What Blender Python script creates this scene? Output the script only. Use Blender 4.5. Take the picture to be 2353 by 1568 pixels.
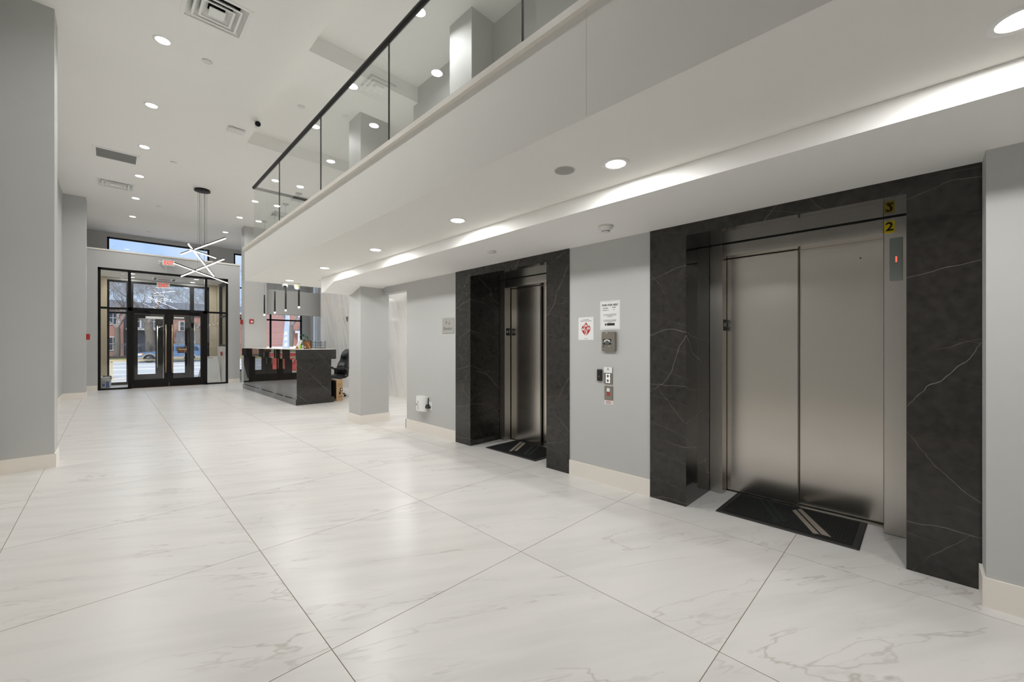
import bpy, bmesh, math, random
from mathutils import Vector, Matrix
random.seed(7)
PI = math.pi
S = bpy.context.scene
COL = S.collection
for o in list(bpy.data.objects):
    bpy.data.objects.remove(o)

# ------------------------------------------------------------------ camera, sky, sun, exposure
cd = bpy.data.cameras.new('camera')
cam = bpy.data.objects.new('camera', cd)
COL.objects.link(cam)
cd.sensor_width = 36.0
cd.lens = 36.0 * 930.9 / 2353.0
cd.shift_y = 8.0 / 2353.0
cd.clip_start = 0.05
cd.clip_end = 400
cam.location = (0, 0, 1.36)
cam.rotation_euler = (PI / 2, 0, -math.radians(44.73))
S.camera = cam

W = bpy.data.worlds.new('sky')
S.world = W
W.use_nodes = True
wn, wl = W.node_tree.nodes, W.node_tree.links
wn.clear()
wo = wn.new('ShaderNodeOutputWorld')
wb = wn.new('ShaderNodeBackground')
wc = wn.new('ShaderNodeTexCoord')
wnz = wn.new('ShaderNodeTexNoise')
wnz.inputs['Scale'].default_value = 3.0
wnz.inputs['Detail'].default_value = 6.0
wr = wn.new('ShaderNodeValToRGB')
wr.color_ramp.elements[0].position = 0.42
wr.color_ramp.elements[0].color = (0.42, 0.60, 0.92, 1)
wr.color_ramp.elements[1].position = 0.66
wr.color_ramp.elements[1].color = (0.85, 0.90, 1.0, 1)
wl.new(wc.outputs['Generated'], wnz.inputs['Vector'])
wl.new(wnz.outputs['Fac'], wr.inputs['Fac'])
wl.new(wr.outputs['Color'], wb.inputs['Color'])
wl.new(wb.outputs['Background'], wo.inputs['Surface'])
wb.inputs['Strength'].default_value = 1.25

sd = bpy.data.lights.new('sun', 'SUN')
sd.energy = 3.2
sd.angle = math.radians(2)
sd.color = (1.0, 0.95, 0.88)
sun = bpy.data.objects.new('sun', sd)
COL.objects.link(sun)
sun.rotation_euler = (math.radians(48), 0, math.radians(-35))

S.view_settings.view_transform = 'Standard'
S.view_settings.look = 'None'
S.view_settings.gamma = 1.0
S.view_settings.use_curve_mapping = False
S.view_settings.exposure = 0.0
S.cycles.max_bounces = 10
S.cycles.diffuse_bounces = 6
S.cycles.glossy_bounces = 5
S.cycles.transparent_max_bounces = 16
S.cycles.caustics_reflective = False
S.cycles.caustics_refractive = False
S.cycles.sample_clamp_indirect = 6.0
S.cycles.use_denoising = True

LAMP_HIGH = 13.5      # radiant watts of one high downlight
LAMP_LOW = 14.0        # of one downlight under the balcony
WARM = (1.0, 1.0, 0.99)

# ------------------------------------------------------------------ materials
def nodes_of(name):
    m = bpy.data.materials.new(name)
    m.use_nodes = True
    n, l = m.node_tree.nodes, m.node_tree.links
    return m, n, l, n['Principled BSDF']

def lin(r, g, b):
    f = lambda c: (c / 255 / 12.92) if c <= 10.3 else ((c / 255 + 0.055) / 1.055) ** 2.4
    return (f(r), f(g), f(b), 1)

def mat(name, col, rough=0.5, metal=0.0, spec=0.5, var=0.0, vscale=8.0, bump=0.0, bscale=60.0, emit=None, estr=0.0):
    m, n, l, p = nodes_of(name)
    p.inputs['Base Color'].default_value = col
    p.inputs['Roughness'].default_value = rough
    p.inputs['Metallic'].default_value = metal
    p.inputs['Specular IOR Level'].default_value = spec
    if var or bump:
        tc = n.new('ShaderNodeTexCoord')
    if var:
        nz = n.new('ShaderNodeTexNoise')
        nz.inputs['Scale'].default_value = vscale
        nz.inputs['Detail'].default_value = 5
        l.new(tc.outputs['Object'], nz.inputs['Vector'])
        mx = n.new('ShaderNodeMix')
        mx.data_type = 'RGBA'
        mx.inputs['A'].default_value = tuple(c * (1 - var) for c in col[:3]) + (1,)
        mx.inputs['B'].default_value = tuple(min(1, c * (1 + var)) for c in col[:3]) + (1,)
        l.new(nz.outputs['Fac'], mx.inputs['Factor'])
        l.new(mx.outputs['Result'], p.inputs['Base Color'])
    if bump:
        bz = n.new('ShaderNodeTexNoise')
        bz.inputs['Scale'].default_value = bscale
        bz.inputs['Detail'].default_value = 3
        l.new(tc.outputs['Object'], bz.inputs['Vector'])
        bp = n.new('ShaderNodeBump')
        bp.inputs['Strength'].default_value = bump
        bp.inputs['Distance'].default_value = 0.002
        l.new(bz.outputs['Fac'], bp.inputs['Height'])
        l.new(bp.outputs['Normal'], p.inputs['Normal'])
    if emit:
        p.inputs['Emission Color'].default_value = emit
        p.inputs['Emission Strength'].default_value = estr
    return m

def glass(name, tint=(0.93, 0.96, 0.95), refl=1.0):
    m = bpy.data.materials.new(name)
    m.use_nodes = True
    n, l = m.node_tree.nodes, m.node_tree.links
    n.clear()
    out = n.new('ShaderNodeOutputMaterial')
    tr = n.new('ShaderNodeBsdfTransparent')
    tr.inputs['Color'].default_value = tint + (1,)
    gl = n.new('ShaderNodeBsdfGlossy')
    gl.inputs['Roughness'].default_value = 0.0
    gl.inputs['Color'].default_value = (1, 1, 1, 1)
    fr = n.new('ShaderNodeFresnel')
    # thin sheet: both faces reflect alike (no total internal reflection at the far face)
    ge = n.new('ShaderNodeNewGeometry')
    mr = n.new('ShaderNodeMapRange')
    mr.inputs['To Min'].default_value = 1.5
    mr.inputs['To Max'].default_value = 1 / 1.5
    l.new(ge.outputs['Backfacing'], mr.inputs['Value'])
    l.new(mr.outputs['Result'], fr.inputs['IOR'])
    mu = n.new('ShaderNodeMath')
    mu.operation = 'MULTIPLY'
    mu.inputs[1].default_value = refl
    mx = n.new('ShaderNodeMixShader')
    l.new(fr.outputs['Fac'], mu.inputs[0])
    l.new(mu.outputs[0], mx.inputs['Fac'])
    l.new(tr.outputs['BSDF'], mx.inputs[1])
    l.new(gl.outputs['BSDF'], mx.inputs[2])
    l.new(mx.outputs['Shader'], out.inputs['Surface'])
    return m

def vein_mask(n, l, vec, scale, width, detail=5.0, rough=0.55, dist=0.6):
    """thin lines where a warped noise crosses its middle value -> 0..1"""
    nz = n.new('ShaderNodeTexNoise')
    nz.inputs['Scale'].default_value = scale
    nz.inputs['Detail'].default_value = detail
    nz.inputs['Roughness'].default_value = rough
    nz.inputs['Distortion'].default_value = dist
    l.new(vec, nz.inputs['Vector'])
    a = n.new('ShaderNodeMath'); a.operation = 'SUBTRACT'; a.inputs[1].default_value = 0.5
    b = n.new('ShaderNodeMath'); b.operation = 'ABSOLUTE'
    c = n.new('ShaderNodeMapRange')
    c.inputs['From Min'].default_value = 0.0
    c.inputs['From Max'].default_value = width
    c.inputs['To Min'].default_value = 1.0
    c.inputs['To Max'].default_value = 0.0
    l.new(nz.outputs['Fac'], a.inputs[0]); l.new(a.outputs[0], b.inputs[0]); l.new(b.outputs[0], c.inputs['Value'])
    return c.outputs['Result']

def patch_mask(n, l, vec, scale, lo, hi):
    nz = n.new('ShaderNodeTexNoise')
    nz.inputs['Scale'].default_value = scale
    nz.inputs['Detail'].default_value = 3
    l.new(vec, nz.inputs['Vector'])
    c = n.new('ShaderNodeMapRange')
    c.inputs['From Min'].default_value = lo
    c.inputs['From Max'].default_value = hi
    l.new(nz.outputs['Fac'], c.inputs['Value'])
    return c.outputs['Result']

def mul(n, l, a, b):
    m = n.new('ShaderNodeMath'); m.operation = 'MULTIPLY'
    l.new(a, m.inputs[0])
    if isinstance(b, (int, float)):
        m.inputs[1].default_value = b
    else:
        l.new(b, m.inputs[1])
    return m.outputs[0]

def mixc(n, l, fac, A, B):
    m = n.new('ShaderNodeMix'); m.data_type = 'RGBA'
    l.new(fac, m.inputs['Factor'])
    for k, v in (('A', A), ('B', B)):
        if isinstance(v, tuple):
            m.inputs[k].default_value = v
        else:
            l.new(v, m.inputs[k])
    return m.outputs['Result']

def tile_material(name, angle, per_object=True, rough=0.30, base=None, axes=None, streak=0.5):
    """pale porcelain marble: soft streaks along one direction, a few crisp veins, warm patches"""
    m, n, l, p = nodes_of(name)
    tc = n.new('ShaderNodeTexCoord')
    vec = tc.outputs['Object']
    if per_object:
        oi = n.new('ShaderNodeObjectInfo')
        sc = n.new('ShaderNodeVectorMath'); sc.operation = 'MULTIPLY_ADD'
        cmb = n.new('ShaderNodeCombineXYZ')
        for k, f in (('X', 37.0), ('Y', 91.0), ('Z', 53.0)):
            l.new(mul(n, l, oi.outputs['Random'], f), cmb.inputs[k])
        ad = n.new('ShaderNodeVectorMath'); ad.operation = 'ADD'
        l.new(vec, ad.inputs[0]); l.new(cmb.outputs[0], ad.inputs[1])
        vec = ad.outputs[0]
    rot = n.new('ShaderNodeMapping')
    rot.inputs['Rotation'].default_value = axes or (0, 0, -angle)
    l.new(vec, rot.inputs['Vector'])
    st = n.new('ShaderNodeMapping')
    st.inputs['Scale'].default_value = (0.55, 3.6, 3.6)
    l.new(rot.outputs[0], st.inputs['Vector'])
    st2 = n.new('ShaderNodeMapping')
    st2.inputs['Scale'].default_value = (0.7, 2.3, 2.3)
    l.new(rot.outputs[0], st2.inputs['Vector'])
    b0 = base or (0.72, 0.70, 0.675, 1)
    soft = patch_mask(n, l, st.outputs[0], 1.8, 0.42, 0.70)
    warm = patch_mask(n, l, rot.outputs[0], 0.9, 0.5, 0.75)
    c = mixc(n, l, mul(n, l, soft, streak), b0, tuple(v * k for v, k in zip(b0[:3], (0.80, 0.80, 0.80))) + (1,))
    c = mixc(n, l, mul(n, l, warm, 0.35), c, tuple(v * k for v, k in zip(b0[:3], (1.04, 0.97, 0.90))) + (1,))
    v1 = vein_mask(n, l, st2.outputs[0], 0.9, 0.006, 5, 0.52, 0.25)
    v1 = mul(n, l, v1, patch_mask(n, l, rot.outputs[0], 1.3, 0.46, 0.62))
    c = mixc(n, l, mul(n, l, v1, 0.6), c, tuple(v * k for v, k in zip(b0[:3], (0.55, 0.50, 0.44))) + (1,))
    v2 = vein_mask(n, l, st.outputs[0], 1.1, 0.016, 5, 0.62, 0.3)
    v2 = mul(n, l, v2, patch_mask(n, l, st2.outputs[0], 1.7, 0.48, 0.68))
    c = mixc(n, l, mul(n, l, v2, 0.60), c, tuple(v * k for v, k in zip(b0[:3], (0.55, 0.53, 0.51))) + (1,))
    l.new(c, p.inputs['Base Color'])
    p.inputs['Roughness'].default_value = rough
    p.inputs['Specular IOR Level'].default_value = 0.45
    return m

def lines(n, l, vec, nrm, spacing, width, wob, wscale, lo, hi, seed):
    """a family of long wavering lines: level sets of a tilted plane, broken up by a patch mask -> 0..1"""
    dt = n.new('ShaderNodeVectorMath'); dt.operation = 'DOT_PRODUCT'
    ln = math.sqrt(sum(c * c for c in nrm))
    dt.inputs[1].default_value = tuple(c / ln / spacing for c in nrm)
    l.new(vec, dt.inputs[0])
    of = n.new('ShaderNodeMapping')
    of.inputs['Location'].default_value = (seed * 3.1, seed * 1.7, seed * 2.3)
    l.new(vec, of.inputs['Vector'])
    nz = n.new('ShaderNodeTexNoise')
    nz.inputs['Scale'].default_value = wscale
    nz.inputs['Detail'].default_value = 6
    nz.inputs['Roughness'].default_value = 0.45
    l.new(of.outputs[0], nz.inputs['Vector'])
    ad = n.new('ShaderNodeMath'); ad.operation = 'MULTIPLY_ADD'
    ad.inputs[1].default_value = wob
    l.new(nz.outputs['Fac'], ad.inputs[0]); l.new(dt.outputs['Value'], ad.inputs[2])
    fr = n.new('ShaderNodeMath'); fr.operation = 'FRACT'
    l.new(ad.outputs[0], fr.inputs[0])
    sb = n.new('ShaderNodeMath'); sb.operation = 'SUBTRACT'; sb.inputs[1].default_value = 0.5
    ab = n.new('ShaderNodeMath'); ab.operation = 'ABSOLUTE'
    l.new(fr.outputs[0], sb.inputs[0]); l.new(sb.outputs[0], ab.inputs[0])
    mr = n.new('ShaderNodeMapRange')
    mr.inputs['From Max'].default_value = width / spacing
    mr.inputs['To Min'].default_value = 1.0
    mr.inputs['To Max'].default_value = 0.0
    l.new(ab.outputs[0], mr.inputs['Value'])
    return mul(n, l, mr.outputs['Result'], patch_mask(n, l, of.outputs[0], 1.5, lo, hi))

def black_marble(name, rough=0.07, fams=None, base=(0.022, 0.0195, 0.017, 1)):
    m, n, l, p = nodes_of(name)
    tc = n.new('ShaderNodeTexCoord')
    vec = tc.outputs['Object']
    cl = patch_mask(n, l, vec, 22.0, 0.25, 0.75)
    c = mixc(n, l, cl, tuple(v * 0.7 for v in base[:3]) + (1,), tuple(v * 1.5 for v in base[:3]) + (1,))
    fams = fams or [((0.2, 0.16, 1.0), 0.47, 0.0015, 1.0, 0.9, 0.42, 0.56, 1.0, 0.75), ((0.4, 0.80, 0.62), 0.62, 0.0019, 0.9, 1.1, 0.43, 0.58, 2.0, 0.8),
                    ((-0.3, -0.75, 0.60), 0.55, 0.0013, 0.9, 1.0, 0.45, 0.60, 3.0, 0.6), ((0.5, -0.25, 1.0), 0.21, 0.0010, 0.8, 1.3, 0.47, 0.60, 4.0, 0.35)]
    for nrm, sp, wd, wob, ws, lo, hi, seed, st in fams:
        c = mixc(n, l, mul(n, l, lines(n, l, vec, nrm, sp, wd, wob, ws, lo, hi, seed), st), c, (0.40, 0.355, 0.30, 1))
    l.new(c, p.inputs['Base Color'])
    p.inputs['Roughness'].default_value = rough
    p.inputs['Specular IOR Level'].default_value = 0.55
    return m

def brushed(name, col=(0.60, 0.565, 0.52, 1), rough=0.2, axis='Z'):
    m, n, l, p = nodes_of(name)
    p.inputs['Base Color'].default_value = col
    p.inputs['Metallic'].default_value = 1.0
    tc = n.new('ShaderNodeTexCoord')
    mp = n.new('ShaderNodeMapping')
    mp.inputs['Scale'].default_value = (300, 300, 3) if axis == 'Z' else (3, 3, 300)
    l.new(tc.outputs['Object'], mp.inputs['Vector'])
    nz = n.new('ShaderNodeTexNoise')
    nz.inputs['Scale'].default_value = 1.0
    nz.inputs['Detail'].default_value = 2
    l.new(mp.outputs[0], nz.inputs['Vector'])
    mr = n.new('ShaderNodeMapRange')
    mr.inputs['To Min'].default_value = rough * 0.94
    mr.inputs['To Max'].default_value = rough * 1.06
    l.new(nz.outputs['Fac'], mr.inputs['Value'])
    l.new(mr.outputs['Result'], p.inputs['Roughness'])
    return m

M = {}
M['wall'] = mat('grey_wall_paint', lin(192, 192, 190), 0.55, spec=0.3, var=0.015)
M['ceil'] = mat('white_ceiling_paint', lin(247, 246, 243), 0.7, spec=0.2, var=0.01)
M['fascia'] = mat('white_fascia_paint', lin(240, 238, 233), 0.6, spec=0.3, var=0.01)
M['base'] = mat('white_baseboard_paint', lin(238, 232, 223), 0.4)
M['seam'] = mat('paint_seam', lin(226, 223, 217), 0.7)
M['tile'] = tile_material('porcelain_marble_tile', math.radians(-30))
M['grout'] = mat('brown_grout', lin(140, 122, 102), 0.9, var=0.1, vscale=30)
M['wmarble'] = tile_material('white_marble_wall', 0, False, 0.10, (0.80, 0.79, 0.77, 1), axes=(math.radians(-68), 0, math.radians(-90)), streak=0.8)
M['bmarble'] = black_marble('black_marble')
M['dmarble'] = black_marble('black_marble_desk', 0.02, [((0.72, 0.3, 0.70), 0.45, 0.003, 0.8, 1.0, 0.40, 0.55, 5.0, 0.6), ((-0.55, 0.3, 0.8), 0.8, 0.002, 0.8, 1.0, 0.5, 0.64, 6.0, 0.25), ((0.15, 0.2, 1.0), 0.5, 0.002, 0.8, 1.0, 0.48, 0.62, 7.0, 0.4)])
M['mirror'] = black_marble('polished_black_front', 0.012, [((0.72, 0.3, 0.70), 0.45, 0.002, 0.8, 1.0, 0.45, 0.6, 5.0, 0.4)])
_p = M['mirror'].node_tree.nodes['Principled BSDF']
_p.inputs['IOR'].default_value = 2.6
_p.inputs['Specular IOR Level'].default_value = 0.5
M['steel'] = brushed('brushed_steel')
M['steelh'] = brushed('brushed_steel_header', (0.60, 0.565, 0.52, 1), 0.2, 'X')
M['steeld'] = brushed('brushed_steel_jamb', (0.58, 0.55, 0.51, 1), 0.30)
M['dark'] = mat('dark_gap', (0.01, 0.01, 0.01, 1), 0.7)
M['frame'] = mat('black_metal_frame', (0.007, 0.0065, 0.006, 1), 0.5, spec=0.2, var=0.1)
M['doorwood'] = mat('dark_bronze_door', (0.012, 0.010, 0.0085, 1), 0.5, spec=0.2, var=0.25, vscale=120)
M['brass'] = mat('satin_brass_handle', (0.55, 0.42, 0.28, 1), 0.3, 1.0)
M['nickel'] = mat('satin_nickel', (0.6, 0.58, 0.54, 1), 0.3, 1.0)
M['glass'] = glass('window_glass', (0.955, 0.965, 0.962))
M['rglass'] = glass('railing_glass', (0.965, 0.978, 0.97), 1.0)
M['rail'] = mat('black_rail', (0.008, 0.008, 0.008, 1), 0.5, spec=0.25)
M['white'] = mat('white_plastic', lin(232, 232, 230), 0.35)
M['whitem'] = mat('white_metal', lin(244, 244, 241), 0.5)
M['grey'] = mat('grey_plastic', lin(168, 167, 163), 0.5)
M['grille'] = mat('grey_grille', lin(135, 134, 131), 0.6)
M['black'] = mat('black_plastic', (0.012, 0.012, 0.012, 1), 0.4)
M['lens'] = mat('dark_lens', (0.02, 0.02, 0.022, 1), 0.08)
M['led'] = mat('lit_diffuser', (1, 1, 1, 1), 0.5, emit=(1.0, 0.97, 0.92, 1), estr=9.0)
M['ledbar'] = mat('lit_bar', (1, 1, 1, 1), 0.5, emit=(1.0, 0.97, 0.93, 1), estr=14.0)
M['ledtip'] = mat('lit_pendant_tip', (1, 1, 1, 1), 0.5, emit=(1.0, 0.95, 0.86, 1), estr=8.0)
M['bronze'] = mat('bronze_bar', (0.06, 0.045, 0.035, 1), 0.35, 0.6)
M['wire'] = mat('grey_wire', lin(120, 120, 118), 0.4)
M['red'] = mat('red_plastic', lin(176, 42, 36), 0.35)
M['redink'] = mat('red_ink', lin(186, 44, 44), 0.6)
M['redled'] = mat('red_led', (0.6, 0.05, 0.03, 1), 0.4, emit=(1.0, 0.16, 0.10, 1), estr=1.0)
M['whiteled'] = mat('white_led', (1, 1, 1, 1), 0.4, emit=(0.92, 0.97, 1.0, 1), estr=1.3)
M['exitred'] = mat('exit_letters', (0.75, 0.04, 0.02, 1), 0.4, emit=(1.0, 0.10, 0.06, 1), estr=0.75)
M['paper'] = mat('white_paper', lin(236, 236, 234), 0.7)
M['ink'] = mat('black_ink', (0.012, 0.012, 0.012, 1), 0.7)
M['inkg'] = mat('grey_ink', lin(96, 96, 96), 0.7)
M['plate'] = mat('grey_sign_plate', lin(176, 174, 168), 0.42, 0.25)
M['phone'] = brushed('phone_box_steel', (0.36, 0.33, 0.29, 1), 0.36)
M['yellow'] = mat('yellow_sticker', lin(246, 216, 20), 0.5)
M['screen'] = mat('grey_indicator_glass', lin(150, 158, 153), 0.25)
M['mat'] = mat('black_mat_carpet', (0.008, 0.008, 0.008, 1), 0.95, var=0.4, vscale=160, bump=0.6, bscale=220)
M['rubber'] = mat('black_rubber', (0.014, 0.014, 0.014, 1), 0.6)
M['tan'] = mat('tan_carpet_stripe', lin(146, 136, 124), 0.95, var=0.25, vscale=180)
M['green'] = mat('dark_green_carpet_stripe', lin(22, 33, 28), 0.95, var=0.25, vscale=180)
M['leather'] = mat('black_leather', (0.014, 0.014, 0.017, 1), 0.33, var=0.1, bump=0.2, bscale=160)
M['chairp'] = mat('grey_black_plastic', (0.05, 0.047, 0.043, 1), 0.45)
M['card'] = mat('cardboard', lin(178, 146, 108), 0.85, var=0.08, vscale=20)
M['cardd'] = mat('dark_print', lin(44, 38, 34), 0.8)
M['wood'] = mat('brown_backing_board', lin(134, 86, 44), 0.7, var=0.12, vscale=60)
M['easel'] = mat('tan_easel_card', lin(182, 122, 62), 0.7)
M['mesh'] = mat('black_wire_mesh', (0.02, 0.02, 0.02, 1), 0.5)
M['lime'] = mat('lime_plastic', lin(150, 205, 60), 0.4)
M['leaf'] = mat('dark_green_leaf', lin(28, 70, 40), 0.45)
M['beige'] = mat('beige_stucco', lin(196, 184, 162), 0.85, var=0.04, bump=0.4, bscale=60)
M['vwhite'] = tile_material('vestibule_white_marble', 0, False, 0.2, (0.70, 0.68, 0.64, 1), axes=(math.radians(-60), 0, math.radians(-90)), streak=0.5)
M['closed'] = mat('brown_sign', lin(74, 44, 28), 0.6)
M['cream'] = mat('cream_letters', lin(226, 180, 140), 0.6)
M['blueprint'] = mat('blue_print', lin(40, 80, 150), 0.5)
M['fabric'] = mat('black_cloth', (0.02, 0.02, 0.022, 1), 0.9)
# outdoors
M['side'] = mat('pale_concrete', lin(222, 220, 214), 0.9, var=0.05, vscale=3)
M['asph'] = mat('worn_grey_asphalt', lin(205, 205, 206), 0.9, var=0.06, vscale=2)
M['line'] = mat('white_road_paint', lin(245, 243, 236), 0.8)
M['grass'] = mat('winter_lawn', lin(150, 148, 96), 1.0, var=0.25, vscale=2.5)
M['soil'] = mat('brown_soil', lin(96, 82, 70), 1.0, var=0.3, vscale=2)
M['wtimber'] = mat('raw_pine', lin(228, 208, 168), 0.8, var=0.08, vscale=12)
M['bark'] = mat('grey_brown_bark', lin(122, 113, 105), 0.95, var=0.35, vscale=9, bump=0.8, bscale=18)
M['twig'] = mat('grey_twigs', lin(160, 150, 146), 0.95)
M['siding'] = mat('grey_blue_siding', lin(148, 148, 158), 0.8)
M['slate'] = mat('grey_slate_roof', lin(120, 122, 132), 0.9, var=0.2, vscale=5)
M['trimw'] = mat('white_house_trim', lin(236, 234, 230), 0.6)
M['pane'] = mat('dark_house_pane', lin(70, 76, 92), 0.1)
M['iron'] = mat('black_iron', lin(92, 92, 98), 0.6)
M['carblue'] = mat('blue_car_paint', lin(104, 134, 172), 0.25, 0.15)
M['cartan'] = mat('tan_car_trim', lin(182, 170, 152), 0.4)
M['carglass'] = mat('tinted_car_glass', lin(56, 70, 88), 0.06)
M['tyre'] = mat('tyre_rubber', lin(46, 46, 50), 0.8)
M['rim'] = mat('grey_wheel', lin(128, 130, 136), 0.3, 0.7)
M['lampw'] = mat('clear_headlight', lin(236, 232, 226), 0.1)
M['amber'] = mat('amber_lens', lin(232, 150, 80), 0.2)
M['taillamp'] = mat('red_lens', lin(150, 40, 40), 0.2)
M['barrier'] = mat('red_barrier_plastic', lin(236, 84, 76), 0.45)
M['banner'] = mat('pale_blue_banner', lin(186, 202, 222), 0.7)

def brick_material():
    m, n, l, p = nodes_of('red_brick_wall')
    tc = n.new('ShaderNodeTexCoord')
    mp = n.new('ShaderNodeMapping')
    mp.inputs['Rotation'].default_value = (PI / 2, 0, 0)
    l.new(tc.outputs['Object'], mp.inputs['Vector'])
    b = n.new('ShaderNodeTexBrick')
    b.inputs['Color1'].default_value = lin(196, 146, 134)
    b.inputs['Color2'].default_value = lin(176, 124, 114)
    b.inputs['Mortar'].default_value = lin(192, 148, 138)
    b.inputs['Scale'].default_value = 4.0
    b.inputs['Mortar Size'].default_value = 0.02
    l.new(mp.outputs[0], b.inputs['Vector'])
    l.new(b.outputs['Color'], p.inputs['Base Color'])
    p.inputs['Roughness'].default_value = 0.9
    return m
M['brick'] = brick_material()

# ------------------------------------------------------------------ mesh helpers
class MB:
    def __init__(s):
        s.v, s.f, s.sm = [], [], []
    def _add(s, vs, fs, smooth=False):
        o = len(s.v)
        s.v += [tuple(v) for v in vs]
        s.f += [tuple(i + o for i in f) for f in fs]
        s.sm += [smooth] * len(fs)
        return s
    def box(s, x0, x1, y0, y1, z0, z1):
        vs = [(x, y, z) for z in (z0, z1) for y in (y0, y1) for x in (x0, x1)]
        return s._add(vs, [(0, 2, 3, 1), (4, 5, 7, 6), (0, 1, 5, 4), (2, 6, 7, 3), (0, 4, 6, 2), (1, 3, 7, 5)])
    def rbox(s, x0, x1, y0, y1, z0, z1, r=0.01, seg=2):
        bm = bmesh.new()
        bmesh.ops.create_cube(bm, size=1.0)
        for v in bm.verts:
            v.co = Vector(((x0 + x1) / 2 + v.co.x * (x1 - x0), (y0 + y1) / 2 + v.co.y * (y1 - y0), (z0 + z1) / 2 + v.co.z * (z1 - z0)))
        bmesh.ops.bevel(bm, geom=list(bm.edges), offset=r, segments=seg, profile=0.5, affect='EDGES')
        bm.verts.index_update()
        s._add([v.co[:] for v in bm.verts], [[v.index for v in f.verts] for f in bm.faces])
        bm.free()
        return s
    def prism(s, pts, axis, a, b):
        """polygon of 2-D points swept along axis from a to b; (u, v) are the other two axes in x, y, z order"""
        def mk(u, v, w):
            return {'x': (w, u, v), 'y': (u, w, v), 'z': (u, v, w)}[axis]
        n = len(pts)
        vs = [mk(u, v, a) for u, v in pts] + [mk(u, v, b) for u, v in pts]
        fs = [tuple(range(n))[::-1], tuple(range(n, 2 * n))] + [(i, (i + 1) % n, n + (i + 1) % n, n + i) for i in range(n)]
        return s._add(vs, fs)
    def tube(s, pts, r, seg=8, cap=True, smooth=True):
        pts = [Vector(p) for p in pts]
        n = len(pts)
        rs = r if isinstance(r, (list, tuple)) else [r] * n
        vs = []
        up = None
        for i, p in enumerate(pts):
            d = (pts[min(i + 1, n - 1)] - pts[max(i - 1, 0)])
            d = d.normalized() if d.length > 1e-9 else Vector((0, 0, 1))
            if up is None:
                ref = Vector((0, 0, 1)) if abs(d.z) < 0.95 else Vector((1, 0, 0))
                a = d.cross(ref).normalized()
            else:
                a = (up - d * up.dot(d)).normalized()
            up = a
            b = d.cross(a)
            for k in range(seg):
                t = 2 * PI * k / seg
                vs.append(p + (a * math.cos(t) + b * math.sin(t)) * rs[i])
        fs = []
        for i in range(n - 1):
            for k in range(seg):
                k2 = (k + 1) % seg
                fs.append((i * seg + k, i * seg + k2, (i + 1) * seg + k2, (i + 1) * seg + k))
        s._add(vs, fs, smooth)
        if cap:
            o = len(s.v) - len(vs)
            s.f.append(tuple(o + k for k in range(seg))[::-1]); s.sm.append(False)
            s.f.append(tuple(o + (n - 1) * seg + k for k in range(seg))); s.sm.append(False)
        return s
    def lathe(s, prof, c=(0, 0, 0), seg=32, axis='z', smooth=True, closed=False):
        """prof: (radius, height) pairs turned about the axis through c"""
        vs, fs = [], []
        for r, h in prof:
            for k in range(seg):
                t = 2 * PI * k / seg
                u, v = r * math.cos(t), r * math.sin(t)
                vs.append({'z': (c[0] + u, c[1] + v, c[2] + h), 'x': (c[0] + h, c[1] + u, c[2] + v), 'y': (c[0] + u, c[1] + h, c[2] + v)}[axis])
        n = len(prof)
        for i in range(n - 1):
            for k in range(seg):
                k2 = (k + 1) % seg
                fs.append((i * seg + k, i * seg + k2, (i + 1) * seg + k2, (i + 1) * seg + k))
        s._add(vs, fs, smooth)
        o = len(s.v) - len(vs)
        if not closed:
            if prof[0][0] > 1e-6:
                s.f.append(tuple(o + k for k in range(seg))[::-1]); s.sm.append(False)
            if prof[-1][0] > 1e-6:
                s.f.append(tuple(o + (n - 1) * seg + k for k in range(seg))); s.sm.append(False)
        return s
    def quad(s, *p):
        return s._add(p, [tuple(range(len(p)))])
    def xform(s, m):
        s.v = [tuple(m @ Vector(v)) for v in s.v]
        return s
    def mesh(s, name, m):
        me = bpy.data.meshes.new(name)
        me.from_pydata(s.v, [], s.f)
        me.validate()
        bm = bmesh.new(); bm.from_mesh(me)
        bmesh.ops.recalc_face_normals(bm, faces=bm.faces)
        bm.to_mesh(me); bm.free()
        if len(s.sm) == len(me.polygons):
            me.polygons.foreach_set('use_smooth', s.sm)
        if m:
            me.materials.append(m)
        return me
    def build(s, name, m, parent=None, kind=None):
        o = bpy.data.objects.new(name, s.mesh(name, m))
        COL.objects.link(o)
        if parent is not None:
            o.parent = parent
            o.matrix_parent_inverse = INV.get(parent.name, Matrix())
        if kind:
            o['kind'] = kind
        return o

INV = {}
def world_kids(o):
    """children of o are modelled in world coordinates"""
    INV[o.name] = o.matrix_basis.inverted()
    return o

def thing(name, label, cat, loc=(0, 0, 0), group=None, rotz=0.0, local=False):
    o = bpy.data.objects.new(name, None)
    o.empty_display_size = 0.1
    COL.objects.link(o)
    o.location = loc
    o.rotation_euler = (0, 0, rotz)
    o['label'] = label
    o['category'] = cat
    if group:
        o['group'] = group
    if not local:
        INV[o.name] = Matrix.Translation(loc).inverted()
    return o

def tag(o, label, cat, group=None):
    o['label'] = label
    o['category'] = cat
    if group:
        o['group'] = group
    return o

def struct(name, mb, m, parent=None):
    o = mb.build(name, m, parent)
    if parent is None:
        o['kind'] = 'structure'
    return o

def dup(root, loc, label, rotz=None):
    r = root.copy(); COL.objects.link(r)
    r.location = loc
    if rotz is not None:
        r.rotation_euler = (0, 0, rotz)
    r['label'] = label
    for ch in list(root.children):
        c = ch.copy(); COL.objects.link(c); c.parent = r
        for g in list(ch.children):
            d = g.copy(); COL.objects.link(d); d.parent = c
    return r

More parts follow.
